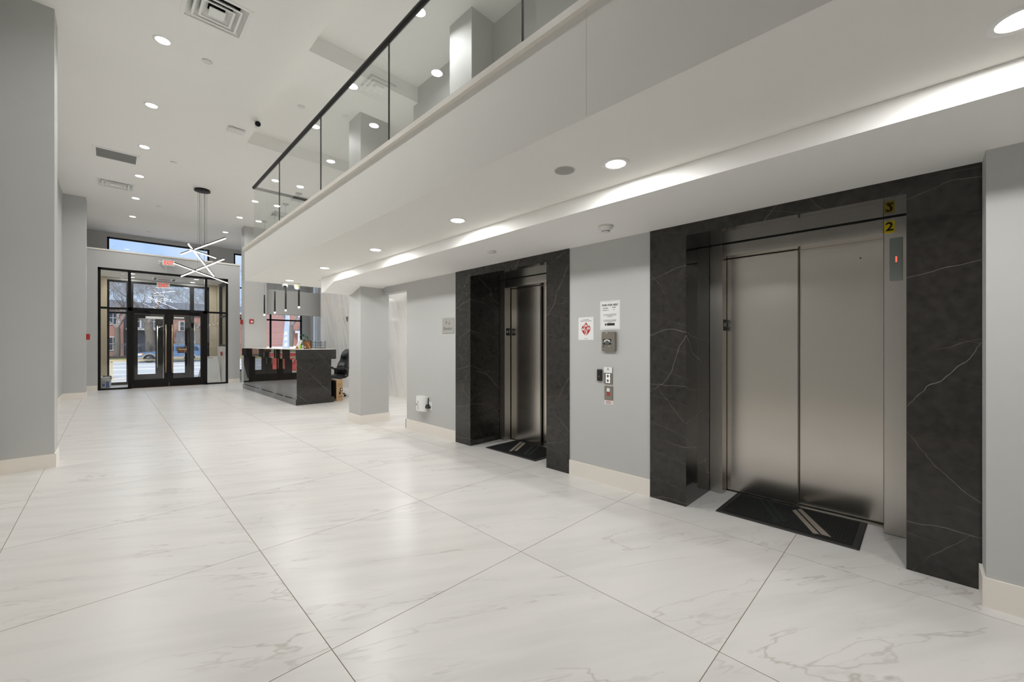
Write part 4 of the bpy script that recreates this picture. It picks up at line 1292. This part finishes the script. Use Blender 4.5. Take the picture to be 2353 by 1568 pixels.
# office chair, local frame: faces -x
ch = thing('office_chair', 'black leather high-back swivel chair behind the reception desk', 'chair', (4.13, 10.80, 0), rotz=math.radians(10), local=True)
def loft(mb, secs, seg=16):
    """secs: (centre, half-width y, half-depth x) superellipse cross-sections, stacked"""
    vs = []
    for c, wy, wx in secs:
        for k in range(seg):
            a = 2 * PI * k / seg
            ca, sa = math.cos(a), math.sin(a)
            vs.append((c[0] + wx * math.copysign(abs(ca) ** 0.6, ca), c[1] + wy * math.copysign(abs(sa) ** 0.6, sa), c[2]))
    n = len(secs)
    fs = [(i * seg + k, i * seg + (k + 1) % seg, (i + 1) * seg + (k + 1) % seg, (i + 1) * seg + k) for i in range(n - 1) for k in range(seg)]
    fs += [tuple(range(seg))[::-1], tuple((n - 1) * seg + k for k in range(seg))]
    return mb._add(vs, fs, True)
def bx(z):
    return 0.20 + 0.30 * max(0, z - 0.50)
loft(MB(), [((-0.02, 0, 0.455), 0.20, 0.20), ((-0.02, 0, 0.475), 0.25, 0.25), ((-0.02, 0, 0.53), 0.265, 0.265), ((-0.02, 0, 0.56), 0.25, 0.25), ((-0.02, 0, 0.572), 0.19, 0.19)], 24).build('seat', M['leather'], ch)
bk = loft(MB(), [((bx(0.52), 0, 0.53), 0.17, 0.04), ((bx(0.58), 0, 0.58), 0.23, 0.06), ((bx(0.72), 0, 0.72), 0.25, 0.065), ((bx(0.86), 0, 0.86), 0.245, 0.06), ((bx(0.94), 0, 0.94), 0.20, 0.05),
                 ((bx(1.00), 0, 1.00), 0.20, 0.06), ((bx(1.10), 0, 1.10), 0.195, 0.065), ((bx(1.19), 0, 1.19), 0.15, 0.055), ((bx(1.235), 0, 1.235), 0.09, 0.035)], 24).build('backrest', M['leather'], ch)
loft(MB(), [((bx(0.60) - 0.05, 0, 0.60), 0.10, 0.03), ((bx(0.66) - 0.06, 0, 0.66), 0.15, 0.045), ((bx(0.80) - 0.06, 0, 0.80), 0.15, 0.045), ((bx(0.88) - 0.05, 0, 0.88), 0.11, 0.03)], 20).build('lumbar_cushion', M['leather'], ch)
loft(MB(), [((bx(0.99) - 0.055, 0, 0.99), 0.08, 0.025), ((bx(1.04) - 0.06, 0, 1.04), 0.13, 0.04), ((bx(1.14) - 0.06, 0, 1.14), 0.12, 0.04), ((bx(1.20) - 0.045, 0, 1.20), 0.07, 0.02)], 20).build('head_cushion', M['leather'], ch)
for sy in (-1, 1):
    y = sy * 0.29
    am = MB().tube([(0.16, y * 0.85, 0.50), (0.22, y, 0.54), (0.23, y, 0.68), (0.16, y, 0.735), (-0.16, y, 0.735)], [0.028, 0.028, 0.03, 0.026, 0.022], 8)
    a_ = am.build('arm', M['chairp'], ch)
    MB().rbox(-0.20, 0.16, y - 0.04, y + 0.04, 0.735, 0.765, 0.014, 2).build('arm_pad', M['leather'], a_)
MB().box(-0.12, 0.14, -0.10, 0.10, 0.42, 0.46).build('tilt_mechanism', M['black'], ch)
MB().lathe([(0.028, 0.10), (0.028, 0.25), (0.018, 0.25), (0.018, 0.43)], (0, 0, 0), 16).build('gas_column', M['black'], ch)
MB().lathe([(0.05, 0.07), (0.055, 0.09), (0.05, 0.12), (0.03, 0.125)], (0, 0, 0), 18).build('hub', M['black'], ch)
for k in range(5):
    a = 2 * PI * k / 5 + 0.35
    e_ = Vector((0.30 * math.cos(a), 0.30 * math.sin(a), 0.075))
    lg = MB().tube([(0.03 * math.cos(a), 0.03 * math.sin(a), 0.10), tuple(e_)], [0.026, 0.017], 8).build('base_leg', M['black'], ch)
    cw = MB()
    for s_ in (-1, 1):
        off = Vector((-math.sin(a), math.cos(a), 0)) * 0.013 * s_
        c_ = e_ + off; c_.z = 0.028
        q = Matrix.Translation(c_) @ Matrix.Rotation(a, 4, 'Z')
        w_ = MB().lathe([(0.0, -0.009), (0.026, -0.009), (0.028, 0), (0.026, 0.009), (0.0, 0.009)], (0, 0, 0), 14, 'y').xform(q)
        cw._add(w_.v, w_.f, False)
    cw.build('caster', M['black'], lg)

# V of the lettering on the marble wall
t = thing('wall_lettering', 'dark metal letter V fixed to the white marble wall behind the desk', 'letter', (XM, 12.36, 2.13))
text('letter', 'V', 0.215, (XM - 0.012, 12.36, 2.128), M['inkg'], t, '-x', depth=0.010, sx=0.95)
MB().lathe([(0.004, 0), (0.004, 0.012)], (XM - 0.012, 12.36, 2.06), 8, 'x').build('stud', M['inkg'], t)

# ------------------------------------------------------------------ entrance area things
def exit_sign(x, y, z, wd, ht, label, clear, hang):
    t = thing('exit_sign', label, 'exit sign', (x, y, z))
    MB().rbox(x - wd / 2, x + wd / 2, y - 0.022, y + 0.022, z - ht / 2, z + ht / 2, 0.012, 2).build('housing', M['white'], t)
    text('lettering', 'EXIT', ht * 1.02, (x, y - 0.0225, z - 0.004), M['exitred'], t, '-y', sx=0.62, bold=0.004)
    if hang == 'wall':
        MB().rbox(x - wd / 2 - 0.085, x - wd / 2 - 0.03, YE - 0.025, YE, z - 0.06, z + 0.075, 0.008, 1).tube([(x - wd / 2 - 0.055, YE - 0.01, z + 0.01), (x - wd / 2 - 0.055, y, z + 0.01), (x - wd / 2 + 0.01, y, z + 0.01)], 0.016, 8).build('bracket', M['white'], t)
    else:
        MB().lathe([(0.05, 0), (0.05, -0.02), (0.012, -0.025), (0.012, -(3.6 - z - ht / 2) - 0.005)], (x, y, 3.6), 18).build('canopy', M['white'], t)
    return t
exit_sign(1.315, 16.93, 3.965, 0.31, 0.175, 'white EXIT sign with red letters on the wall above the entrance doors', False, 'wall')
exit_sign(1.30, 18.55, 3.41, 0.34, 0.20, 'red EXIT sign hung inside the vestibule, behind the glass transom', True, 'ceil')

t = thing('fire_alarm_pull', 'red fire alarm pull on the far left pillar', 'fire alarm', (-0.43, 14.98, 1.56))
MB().rbox(-0.443, -0.375, 14.92, 15.04, 1.48, 1.63, 0.008, 1).build('red_box', M['red'], t)
MB().box(-0.376, -0.366, 14.94, 15.02, 1.50, 1.53).build('white_handle', M['white'], t)
t = thing('fire_alarm_strobe', 'red square fire alarm strobe facing the lobby on the desk pier', 'fire alarm', (3.163, 14.9, 2.09))
MB().rbox(3.103, 3.223, 14.868, 14.9, 2.022, 2.160, 0.010, 2).build('red_housing', M['red'], t)
MB().lathe([(0.034, 0), (0.030, -0.014), (0.016, -0.024), (0, -0.026)], (3.166, 14.868, 2.075), 18, 'y').build('clear_lens', M['white'], t)
t = thing('fire_alarm_pull', 'red fire alarm box on the side face of the desk pier', 'fire alarm', (2.976, 15.2, 2.08))
MB().rbox(2.925, 2.976, 15.12, 15.24, 2.00, 2.15, 0.008, 1).build('red_box', M['red'], t)
MB().box(2.917, 2.926, 15.14, 15.22, 2.03, 2.06).build('handle', M['red'], t)
t = thing('fire_alarm_pull', 'red fire alarm pull on the white marble panel inside the vestibule', 'fire alarm', (2.872, 17.85, 1.03))
MB().rbox(2.82, 2.872, 17.79, 17.91, 0.96, 1.10, 0.008, 1).build('red_box', M['red'], t)
MB().box(2.812, 2.821, 17.81, 17.89, 0.985, 1.01).build('white_handle', M['white'], t)

t = thing('door_sign', 'brown closed sign hung on a string in the right entrance door', 'sign', (1.68, YE + 0.0, 1.17))
MB().box(1.545, 1.795, YE - 0.006, YE + 0.004, 1.085, 1.255).build('board', M['closed'], t)
text('lettering', 'closed', 0.085, (1.67, YE - 0.0066, 1.205), M['cream'], t, '-y', bold=0.003)
text('lettering', 'please call again', 0.030, (1.62, YE - 0.0066, 1.135), M['cream'], t, '-y', sx=0.75)
cl = MB()
for k in range(10):
    a0, a1 = 2 * PI * k / 12, 2 * PI * (k + 1) / 12
    q = lambda a, r: (1.74 + r * math.cos(a), 1.13 + r * math.sin(a))
    cl.prism([q(a0, 0.020), q(a1, 0.020), q(a1, 0.027), q(a0, 0.027)], 'y', YE - 0.0075, YE - 0.006)
cl.build('swirl_mark', M['cream'], t)
MB().tube([(1.56, YE - 0.001, 1.255), (1.672, YE + 0.012, 1.51), (1.78, YE - 0.001, 1.255)], 0.003, 5).build('string', M['paper'], t)
MB().lathe([(0.018, 0), (0.018, 0.008)], (1.672, YE + 0.018, 1.51), 14, 'y').build('suction_hook', M['white'], t)

t = thing('bucket', 'white plastic pail with blue print inside the vestibule window', 'bucket', (-0.13, 17.42, 0))
MB().lathe([(0.135, 0), (0.150, 0.36), (0.157, 0.36), (0.157, 0.385), (0.147, 0.385), (0.13, 0.02), (0, 0.02)], (-0.13, 17.42, 0), 28).build('pail', M['white'], t)
for z in (0.30, 0.34):
    MB().lathe([(0.150, z), (0.158, z), (0.158, z + 0.01), (0.150, z + 0.01)], (-0.13, 17.42, 0), 28, closed=True).build('rim_ring', M['white'], t)
bp_ = MB()
for a, b_, z0, z1 in ((-1.35, -0.85, 0.06, 0.24), (-1.9, -1.55, 0.10, 0.16)):
    bp_.prism([(-0.13 + r * math.cos(a + (b_ - a) * u), 17.42 + r * math.sin(a + (b_ - a) * u)) for r, us in ((0.1495, [0, .25, .5, .75, 1]), (0.140, [1, .75, .5, .25, 0])) for u in us], 'z', z0, z1)
bp_.build('blue_print', M['blueprint'], t)
t = thing('rag', 'black cloth draped over the rim of the white pail', 'cloth', (-0.08, 17.40, 0.385))
rg = MB()
N = 8
gr = [[None] * (N + 1) for _ in range(N + 1)]
for i in range(N + 1):
    for j in range(N + 1):
        x = -0.18 + 0.24 * i / N; y = 17.30 + 0.22 * j / N
        z = 0.392 + 0.02 * math.sin(i * 1.3) * math.cos(j * 1.7)
        if x > 0.02:
            z -= (x - 0.02) * 2.6
            x = 0.02 + (x - 0.02) * 0.3
        gr[i][j] = (x, y, max(z, 0.26))
for i in range(N):
    for j in range(N):
        rg.quad(gr[i][j], gr[i + 1][j], gr[i + 1][j + 1], gr[i][j + 1])
        rg.quad(*[(p[0], p[1], p[2] + 0.004) for p in (gr[i][j], gr[i + 1][j], gr[i + 1][j + 1], gr[i][j + 1])])
rg.build('cloth', M['fabric'], t)
t = thing('sidewalk_sign', 'blank white plastic A-frame sign standing in the vestibule', 'sign', (2.45, 18.1, 0))
for s_, y in ((-1, 17.98), (1, 18.32)):
    mb = MB()
    pan = [(2.20, 0.0), (2.86, 0.0), (2.78, 0.94), (2.68, 0.94), (2.64, 0.87), (2.50, 0.87), (2.46, 0.94), (2.36, 0.94)]
    mb.prism(pan, 'y', -0.015, 0.015)
    q = Matrix.Translation((0, 18.15, 0.94)) @ Matrix.Rotation(math.radians(-11 * -s_), 4, 'X') @ Matrix.Translation((0, 0, -0.955))
    mb.xform(q)
    mb.build('panel', M['white'], t)
MB().tube([(2.40, 18.15, 0.90), (2.74, 18.15, 0.90)], 0.02, 8).build('hinge_bar', M['white'], t)

# ------------------------------------------------------------------ outdoors
def gz(y):
    return -0.05 if y < 24 else max(-0.48, -0.05 - (y - 24) * 0.43 / 28)
g = MB()
g.prism([(19.05, -0.05), (25.0, -0.06), (25.0, -0.3), (19.05, -0.3)], 'x', -45, 60)
struct('sidewalk', g, M['side'])
g = MB()
g.prism([(25.0, -0.20), (56.4, -0.48), (56.4, -0.8), (25.0, -0.8)], 'x', -60, 90)
rd = struct('road', g, M['asph'])
def on_road(y):
    return -0.20 - (y - 25.0) * 0.28 / 31.4
for y, wd in ((26.2, 1.0), (30.0, 0.5), (36.5, 1.6), (44.5, 1.8)):
    MB().prism([(y, on_road(y) + 0.004), (y + wd, on_road(y + wd) + 0.004), (y + wd, on_road(y) - 0.05), (y, on_road(y) - 0.05)], 'x', -60, 90).build('painted_line', M['line'], rd)
struct('kerb', MB().box(-60, 90, 56.4, 56.8, -0.8, -0.36), M['side'])
struct('lawn', MB().prism([(56.8, -0.38), (64.0, -0.10), (140.0, 0.2), (140.0, -1), (56.8, -1)], 'x', -60, 110), M['grass'])
struct('soil_bed', MB().box(-30, 5.0, 62.3, 63.6, -0.4, 0.08), M['soil'])

t = thing('timber_barricade', 'raw pine rail barricade on the sidewalk outside the entrance', 'barricade', (0.6, 22.0, -0.05))
MB().box(-0.9, 2.6, 21.97, 22.01, 0.70, 0.765).build('rail', M['wtimber'], t)
for x in (-0.75, 0.02, 0.68, 2.45):
    MB().box(x - 0.035, x + 0.035, 22.01, 22.05, -0.06, 0.765).build('post', M['wtimber'], t)
for k, (x, yaw) in enumerate([(-0.75, 0.12), (-2.12, -0.05), (-3.5, 0.1)]):
    t = thing('road_barrier', 'red plastic road barrier on the pavement, ' + ['nearest to the entrance', 'middle one of three', 'farthest from the entrance'][k], 'barrier', (x, 24.0, -0.06), 'red road barriers outside', rotz=yaw, local=True)
    MB().prism([(-0.28, 0), (0.28, 0), (0.28, 0.12), (0.12, 0.35), (0.08, 0.95), (-0.08, 0.95), (-0.12, 0.35), (-0.28, 0.12)], 'x', -0.66, 0.66).build('barrier_body', M['barrier'], t)
    for q in (-0.3, 0.3):
        MB().box(q - 0.08, q + 0.08, -0.13, 0.13, 0.5, 0.6).build('white_block', M['trimw'], t)
    MB().tube([(-0.66, 0, 0.98), (0.66, 0, 0.98)], 0.03, 8).build('top_rail', M['trimw'], t)

# parked car, local x along its length, nose at -x
car = thing('car', 'blue estate off-roader with tan lower trim parked across the street', 'car', (4.36, 55.0, -0.47), local=True)
L = 5.2
prof = [(-2.55, 0.42), (-2.60, 0.55), (-2.58, 0.80), (-2.50, 0.93), (-2.2, 1.02), (-1.25, 1.10), (-1.10, 1.14), (-0.45, 1.72), (-0.25, 1.80), (2.10, 1.83), (2.35, 1.76), (2.55, 1.15), (2.60, 0.95), (2.60, 0.55), (2.56, 0.42)]
def arch(cx, r=0.47, n=9):
    return [(cx + r * math.cos(PI * k / (n - 1)), 0.36 + r * math.sin(PI * k / (n - 1))) for k in range(n)]
low_edge = [(2.3, 0.36)] + arch(1.55) + [(0.9, 0.36), (-0.9, 0.36)] + arch(-1.62) + [(-2.3, 0.36)]
body = prof + [(2.3, 0.36)] + [(x, z) for x, z in arch(1.55)] + [(x, z) for x, z in arch(-1.62)] + [(-2.3, 0.36)]
mb = MB().prism(body, 'y', -0.93, 0.93)
mb.v = [(x, y * (1 - 0.16 * max(0, z - 1.1) / 0.7), z) for x, y, z in mb.v]
mb.build('car_body', M['carblue'], car)
for s_ in (-1, 1):
    y0 = 0.93 * s_
    for pts in ([(-0.95, 1.16), (-0.42, 1.62), (0.28, 1.66), (0.28, 1.16)], [(0.38, 1.16), (0.38, 1.66), (1.28, 1.67), (1.28, 1.16)], [(1.38, 1.16), (1.38, 1.67), (2.18, 1.66), (2.36, 1.18)]):
        mb = MB().prism(pts, 'y', 0.0, 1.0)
        mb.v = [(x, s_ * (0.93 * (1 - 0.16 * (z - 1.1) / 0.7) + (0.004 if y > 0.5 else -0.03)), z) for x, y, z in mb.v]
        mb.build('side_window', M['carglass'], car)
    mb = MB()
    mb.box(-0.95, 0.98, min(y0, y0 + 0.03 * s_), max(y0, y0 + 0.03 * s_), 0.36, 0.58)
    mb.box(2.1, 2.6, min(y0, y0 + 0.03 * s_), max(y0, y0 + 0.03 * s_), 0.42, 0.62)
    mb.box(-2.6, -2.16, min(y0, y0 + 0.03 * s_), max(y0, y0 + 0.03 * s_), 0.42, 0.60)
    for cx in (1.55, -1.62):
        for k in range(10):
            a0, a1 = PI * k / 10, PI * (k + 1) / 10
            q = lambda a, r: (cx + r * math.cos(a), 0.40 + r * math.sin(a))
            mb.prism([q(a0, 0.47), q(a1, 0.47), q(a1, 0.56), q(a0, 0.56)], 'y', min(y0, y0 + 0.035 * s_), max(y0, y0 + 0.035 * s_))
    mb.build('tan_trim', M['cartan'], car)
    MB().prism([(-2.585, 0.72), (-2.55, 0.92), (-2.12, 0.97), (-2.12, 0.76)], 'y', min(y0 * 0.75, y0 + 0.006 * s_), max(y0 * 0.75, y0 + 0.006 * s_)).build('headlight', M['lampw'], car)
    MB().prism([(-2.20, 0.77), (-2.20, 0.95), (-2.08, 0.96), (-2.08, 0.78)], 'y', min(y0 * 0.9, y0 + 0.008 * s_), max(y0 * 0.9, y0 + 0.008 * s_)).build('amber_lamp', M['amber'], car)
    MB().box(2.50, 2.61, min(y0 * 0.88, y0 + 0.006 * s_), max(y0 * 0.88, y0 + 0.006 * s_), 0.85, 1.2).build('tail_lamp', M['taillamp'], car)
    MB().tube([(0.0, 0.70 * s_, 1.88), (2.1, 0.70 * s_, 1.88)], 0.02, 6).build('roof_rail', M['cartan'], car)
    MB().rbox(-0.80, -0.60, s_ * 1.03 - 0.08, s_ * 1.03 + 0.08, 1.10, 1.25, 0.02, 1).build('wing_mirror', M['carblue'], car)
    for cx in (1.55, -1.62):
        wq = Matrix.Translation((cx, s_ * 0.80, 0.385))
        wh = MB().lathe([(0.24, -0.12), (0.37, -0.12), (0.385, -0.08), (0.385, 0.08), (0.37, 0.12), (0.24, 0.12)], (0, 0, 0), 28, 'y').xform(wq).build('wheel', M['tyre'], car)
        rm = MB().lathe([(0.24, 0.10 * s_), (0.22, 0.125 * s_), (0.06, 0.10 * s_), (0.05, 0.13 * s_), (0, 0.13 * s_)], (0, 0, 0), 28, 'y').xform(wq)
        for k in range(5):
            a = 2 * PI * k / 5
            rm.tube([(cx + 0.05 * math.cos(a), s_ * 0.925, 0.385 + 0.05 * math.sin(a)), (cx + 0.22 * math.cos(a), s_ * 0.92, 0.385 + 0.22 * math.sin(a))], 0.03, 6)
        rm.build('hub_cap', M['rim'], wh)
mb = MB().prism([(-1.06, 1.15), (-0.46, 1.70), (-0.40, 1.68), (-0.98, 1.14)], 'y', -0.74, 0.74)
mb.build('windscreen', M['carglass'], car)
MB().rbox(-2.68, -2.48, -0.93, 0.93, 0.38, 0.62, 0.04, 2).build('front_bumper', M['cartan'], car)
MB().rbox(2.48, 2.70, -0.93, 0.93, 0.40, 0.64, 0.04, 2).build('rear_bumper', M['cartan'], car)

# iron fence
t = thing('iron_fence', 'black iron picket fence behind the parked car', 'fence', (5.0, 61.5, -0.2))
for z in (0.05, 1.35):
    MB().box(-14, 26, 61.48, 61.52, z, z + 0.05).build('fence_rail', M['iron'], t)
pk = MB().box(-0.014, 0.014, -0.014, 0.014, -0.22, 1.55).mesh('picket', M['iron'])
for k in range(150):
    o = bpy.data.objects.new('picket', pk); COL.objects.link(o)
    o.location = (-3 + k * 0.13 - 5.0, 0, 0.2)
    o.parent = t
for x in (-3.2, 3.0, 9.0, 15.5):
    MB().box(x - 0.06, x + 0.06, 61.44, 61.56, -0.25, 1.7).build('fence_post', M['iron'], t)

# houses across the street
def win(parent, x, y, z, wd, ht, cols=2, rows=2):
    f_ = MB()
    b_ = 0.09
    f_.box(x - wd / 2 - b_, x + wd / 2 + b_, y - 0.10, y + 0.02, z - b_, z)
    f_.box(x - wd / 2 - b_, x + wd / 2 + b_, y - 0.10, y + 0.02, z + ht, z + ht + b_)
    for k in range(cols + 1):
        xx = x - wd / 2 + wd * k / cols
        hw = b_ if k in (0, cols) else 0.025
        f_.box(xx - hw, xx + hw, y - 0.08, y + 0.02, z, z + ht)
    for k in range(1, rows):
        zz = z + ht * k / rows
        f_.box(x - wd / 2, x + wd / 2, y - 0.08, y + 0.02, zz - 0.025, zz + 0.025)
    o = f_.build('window', M['trimw'], parent)
    p_ = MB().box(x - wd / 2, x + wd / 2, y - 0.03, y + 0.01, z, z + ht).build('pane', M['pane'], o)
    p_.matrix_parent_inverse = Matrix()
    return o
def siding(parent, x0, x1, y, z0, z1, m):
    mb = MB()
    n = int((z1 - z0) / 0.16)
    for k in range(n):
        z = z0 + (z1 - z0) * k / n
        mb.prism([(y, z), (y - 0.035, z), (y - 0.012, z + (z1 - z0) / n), (y, z + (z1 - z0) / n)], 'x', x0, x1)
    return mb.build('siding_boards', m, parent, kind='stuff')
def house(label, x0, x1, y, hgt, wm, roof_h):
    t = thing('house', label, 'house', ((x0 + x1) / 2, y, 0))
    MB().box(x0, x1, y, y + 10, -0.6, hgt).build('wall', wm, t)
    MB().prism([(y - 0.6, hgt - 0.1), (y + 5, hgt + roof_h), (y + 10.6, hgt - 0.1)], 'x', x0 + 0.05, x1 - 0.05).build('roof', M['slate'], t)
    MB().box(x0 + 0.05, x1 - 0.05, y - 0.65, y - 0.5, hgt - 0.3, hgt - 0.05).build('gutter', M['trimw'], t)
    return t
h1 = house('red brick house with white windows, farthest left across the street', -9.5, 1.1, 68.0, 5.9, M['brick'], 1.2)
for x in (-7.5, -4.6, -1.8, 0.2):
    win(h1, x, 68.0, 0.7, 0.9, 1.5)
    win(h1, x, 68.0, 3.8, 0.9, 1.5)
siding(h1, -9.5, -0.55, 67.9, 2.45, 3.3, M['siding'])
h2 = house('grey sided row house between the two brick houses', 1.1, 5.4, 68.5, 5.7, M['siding'], 1.3)
siding(h2, 1.15, 5.35, 68.48, 1.6, 3.2, M['siding'])
for x in (2.1, 3.9):
    win(h2, x, 68.5, 3.5, 1.1, 1.5)
MB().box(1.3, 4.9, 66.6, 68.5, 3.15, 3.35).build('porch_roof', M['slate'], h2)
MB().box(1.3, 4.9, 66.5, 66.65, 3.1, 3.32).build('porch_fascia', M['trimw'], h2)
for x in (1.45, 4.75):
    MB().box(x - 0.08, x + 0.08, 66.55, 66.7, -0.2, 3.15).build('porch_post', M['trimw'], h2)
MB().box(1.5, 4.7, 66.7, 68.5, -0.4, 1.1).build('porch_base', M['pane'], h2)
h3 = house('long red brick house behind the car, with white downpipe', 5.4, 17.0, 68.0, 5.9, M['brick'], 1.3)
siding(h3, 6.0, 8.2, 67.95, 1.4, 3.0, M['siding'])
for x in (7.1, 9.9, 12.0, 14.6):
    win(h3, x, 68.0, 3.2, 1.5 if x < 8 else 0.9, 1.1 if x < 8 else 1.5, 3 if x < 8 else 2)
    win(h3, x + 0.3, 68.0, 0.4, 0.9, 1.3)
MB().box(8.75, 8.95, 67.8, 68.0, -0.3, 5.8).build('downpipe', M['trimw'], h3)
h4 = house('red brick apartment building seen through the reception window', 11.0, 40.0, 40.0, 9.0, M['brick'], 2.0)
for x in (13.0, 16.0, 19.0, 22.5, 26.0):
    for z in (0.9, 3.9, 6.4):
        if not (z < 1 and x < 14):
            win(h4, x, 40.0, z, 1.5, 1.6, 3, 2)
MB().prism([(11.5, 2.55), (13.6, 2.55), (13.6, 3.15)], 'y', 38.3, 40.0).build('porch_roof', M['slate'], h4)
MB().box(11.4, 13.7, 38.2, 38.35, 2.35, 2.55).build('porch_fascia', M['trimw'], h4)
MB().box(11.65, 11.85, 38.25, 38.45, -0.3, 2.4).build('porch_post', M['trimw'], h4)
MB().box(11.2, 11.35, 39.85, 40.0, -0.3, 9.0).build('downpipe', M['trimw'], h4)
struct('lawn_reception', MB().box(7.5, 60, 26.0, 40.0, -0.3, -0.02), M['side'])
t = thing('white_fence', 'white horizontal rail fence outside the reception window', 'fence', (13, 34.0, 0))
for z in (0.55, 1.05):
    MB().box(7.5, 26, 33.95, 34.02, z, z + 0.14).build('rail', M['trimw'], t)
for k in range(8):
    MB().box(7.6 + k * 2.4, 7.74 + k * 2.4, 33.94, 34.04, -0.1, 1.25).build('post', M['trimw'], t)
t = thing('feather_banner', 'tall pale blue tapered banner outside the reception window', 'banner', (7.75, 28.0, 0))
MB().tube([(7.98, 28.0, -0.06), (8.0, 28.0, 4.2)], 0.02, 8).build('pole', M['nickel'], t)
MB().prism([(7.58, 0.9), (7.96, 0.9), (7.99, 4.2), (7.93, 4.2), (7.78, 3.2)], 'y', 27.99, 28.01).build('flag', M['banner'], t)
for z in (1.25, 1.62, 1.95):
    MB().prism([(7.68, z), (7.88, z), (7.86, z + 0.24), (7.74, z + 0.2)], 'y', 27.983, 27.992).build('white_print', M['trimw'], t)

# bare trees
def tree(name, label, x, y, z, h, r, seed, levels=5, lean=0.0, spread=0.6, group='bare street trees'):
    rnd = random.Random(seed)
    t = thing(name, label, 'tree', (x, y, z), group)
    tr, br = MB(), MB()
    def grow(p, d, ln, rad, lev):
        n = 3 if lev < 4 else 2
        pts, rs = [p], [rad]
        for k in range(n):
            d = (d + Vector((rnd.uniform(-1, 1), rnd.uniform(-1, 1), rnd.uniform(-0.5, 0.7))) * (0.10 if lev == 0 else 0.26)).normalized()
            p = p + d * ln / n
            pts.append(p); rs.append(max(0.007, rad * (1 - (0.25 if lev == 0 else 0.45) * (k + 1) / n)))
        (tr if lev == 0 else br).tube(pts, rs, 9 if lev == 0 else (6 if lev < 3 else 3), cap=False)
        if lev >= levels:
            return
        m_ = 4 if lev == 0 else (3 if lev < 4 else rnd.choice((3, 4)))
        for k in range(m_):
            a = rnd.uniform(0, 2 * PI)
            q = Vector((math.cos(a), math.sin(a), rnd.uniform(-0.1, 0.5)))
            d2 = (d * 0.75 + q * spread).normalized()
            st = pts[-1] if k < 2 or lev == 0 else pts[rnd.choice((-2, 1))]
            grow(st, d2, ln * rnd.uniform(0.60, 0.82), rs[-1] * rnd.uniform(0.42, 0.66), lev + 1)
    grow(Vector((x, y, z - 0.1)), Vector((lean, 0, 1)).normalized(), h * 0.30, r, 0)
    tr.build('trunk', M['bark'], t)
    br.build('branches', M['twig'], t, kind='stuff')
    return t
tree('bare_tree', 'thick forked bare tree standing behind the parked car', 3.35, 62.4, -0.1, 13.0, 0.52, 3, 6)
tree('bare_tree', 'bare tree behind the rear of the parked car', 7.9, 63.5, -0.1, 12.0, 0.36, 11, 6)
tree('bare_tree', 'bare tree beyond the iron fence at the left of the doors', 0.45, 63.0, -0.1, 11.5, 0.30, 23, 6)
tree('bare_tree', 'tall thin bare tree behind the grey sided house', 5.2, 93.0, 0, 18.0, 0.4, 31, 6)
tree('bare_tree', 'tall bare tree behind the far left brick house', -1.5, 95.0, 0, 19.0, 0.4, 47, 6)
tree('bare_tree', 'bare tree in front of the brick building outside the reception window', 9.95, 34.8, -0.1, 10.0, 0.26, 5, 6)
tree('bare_tree', 'bare tree right of the long brick house, farther off', 12.5, 94.0, 0, 17.0, 0.4, 61, 6)
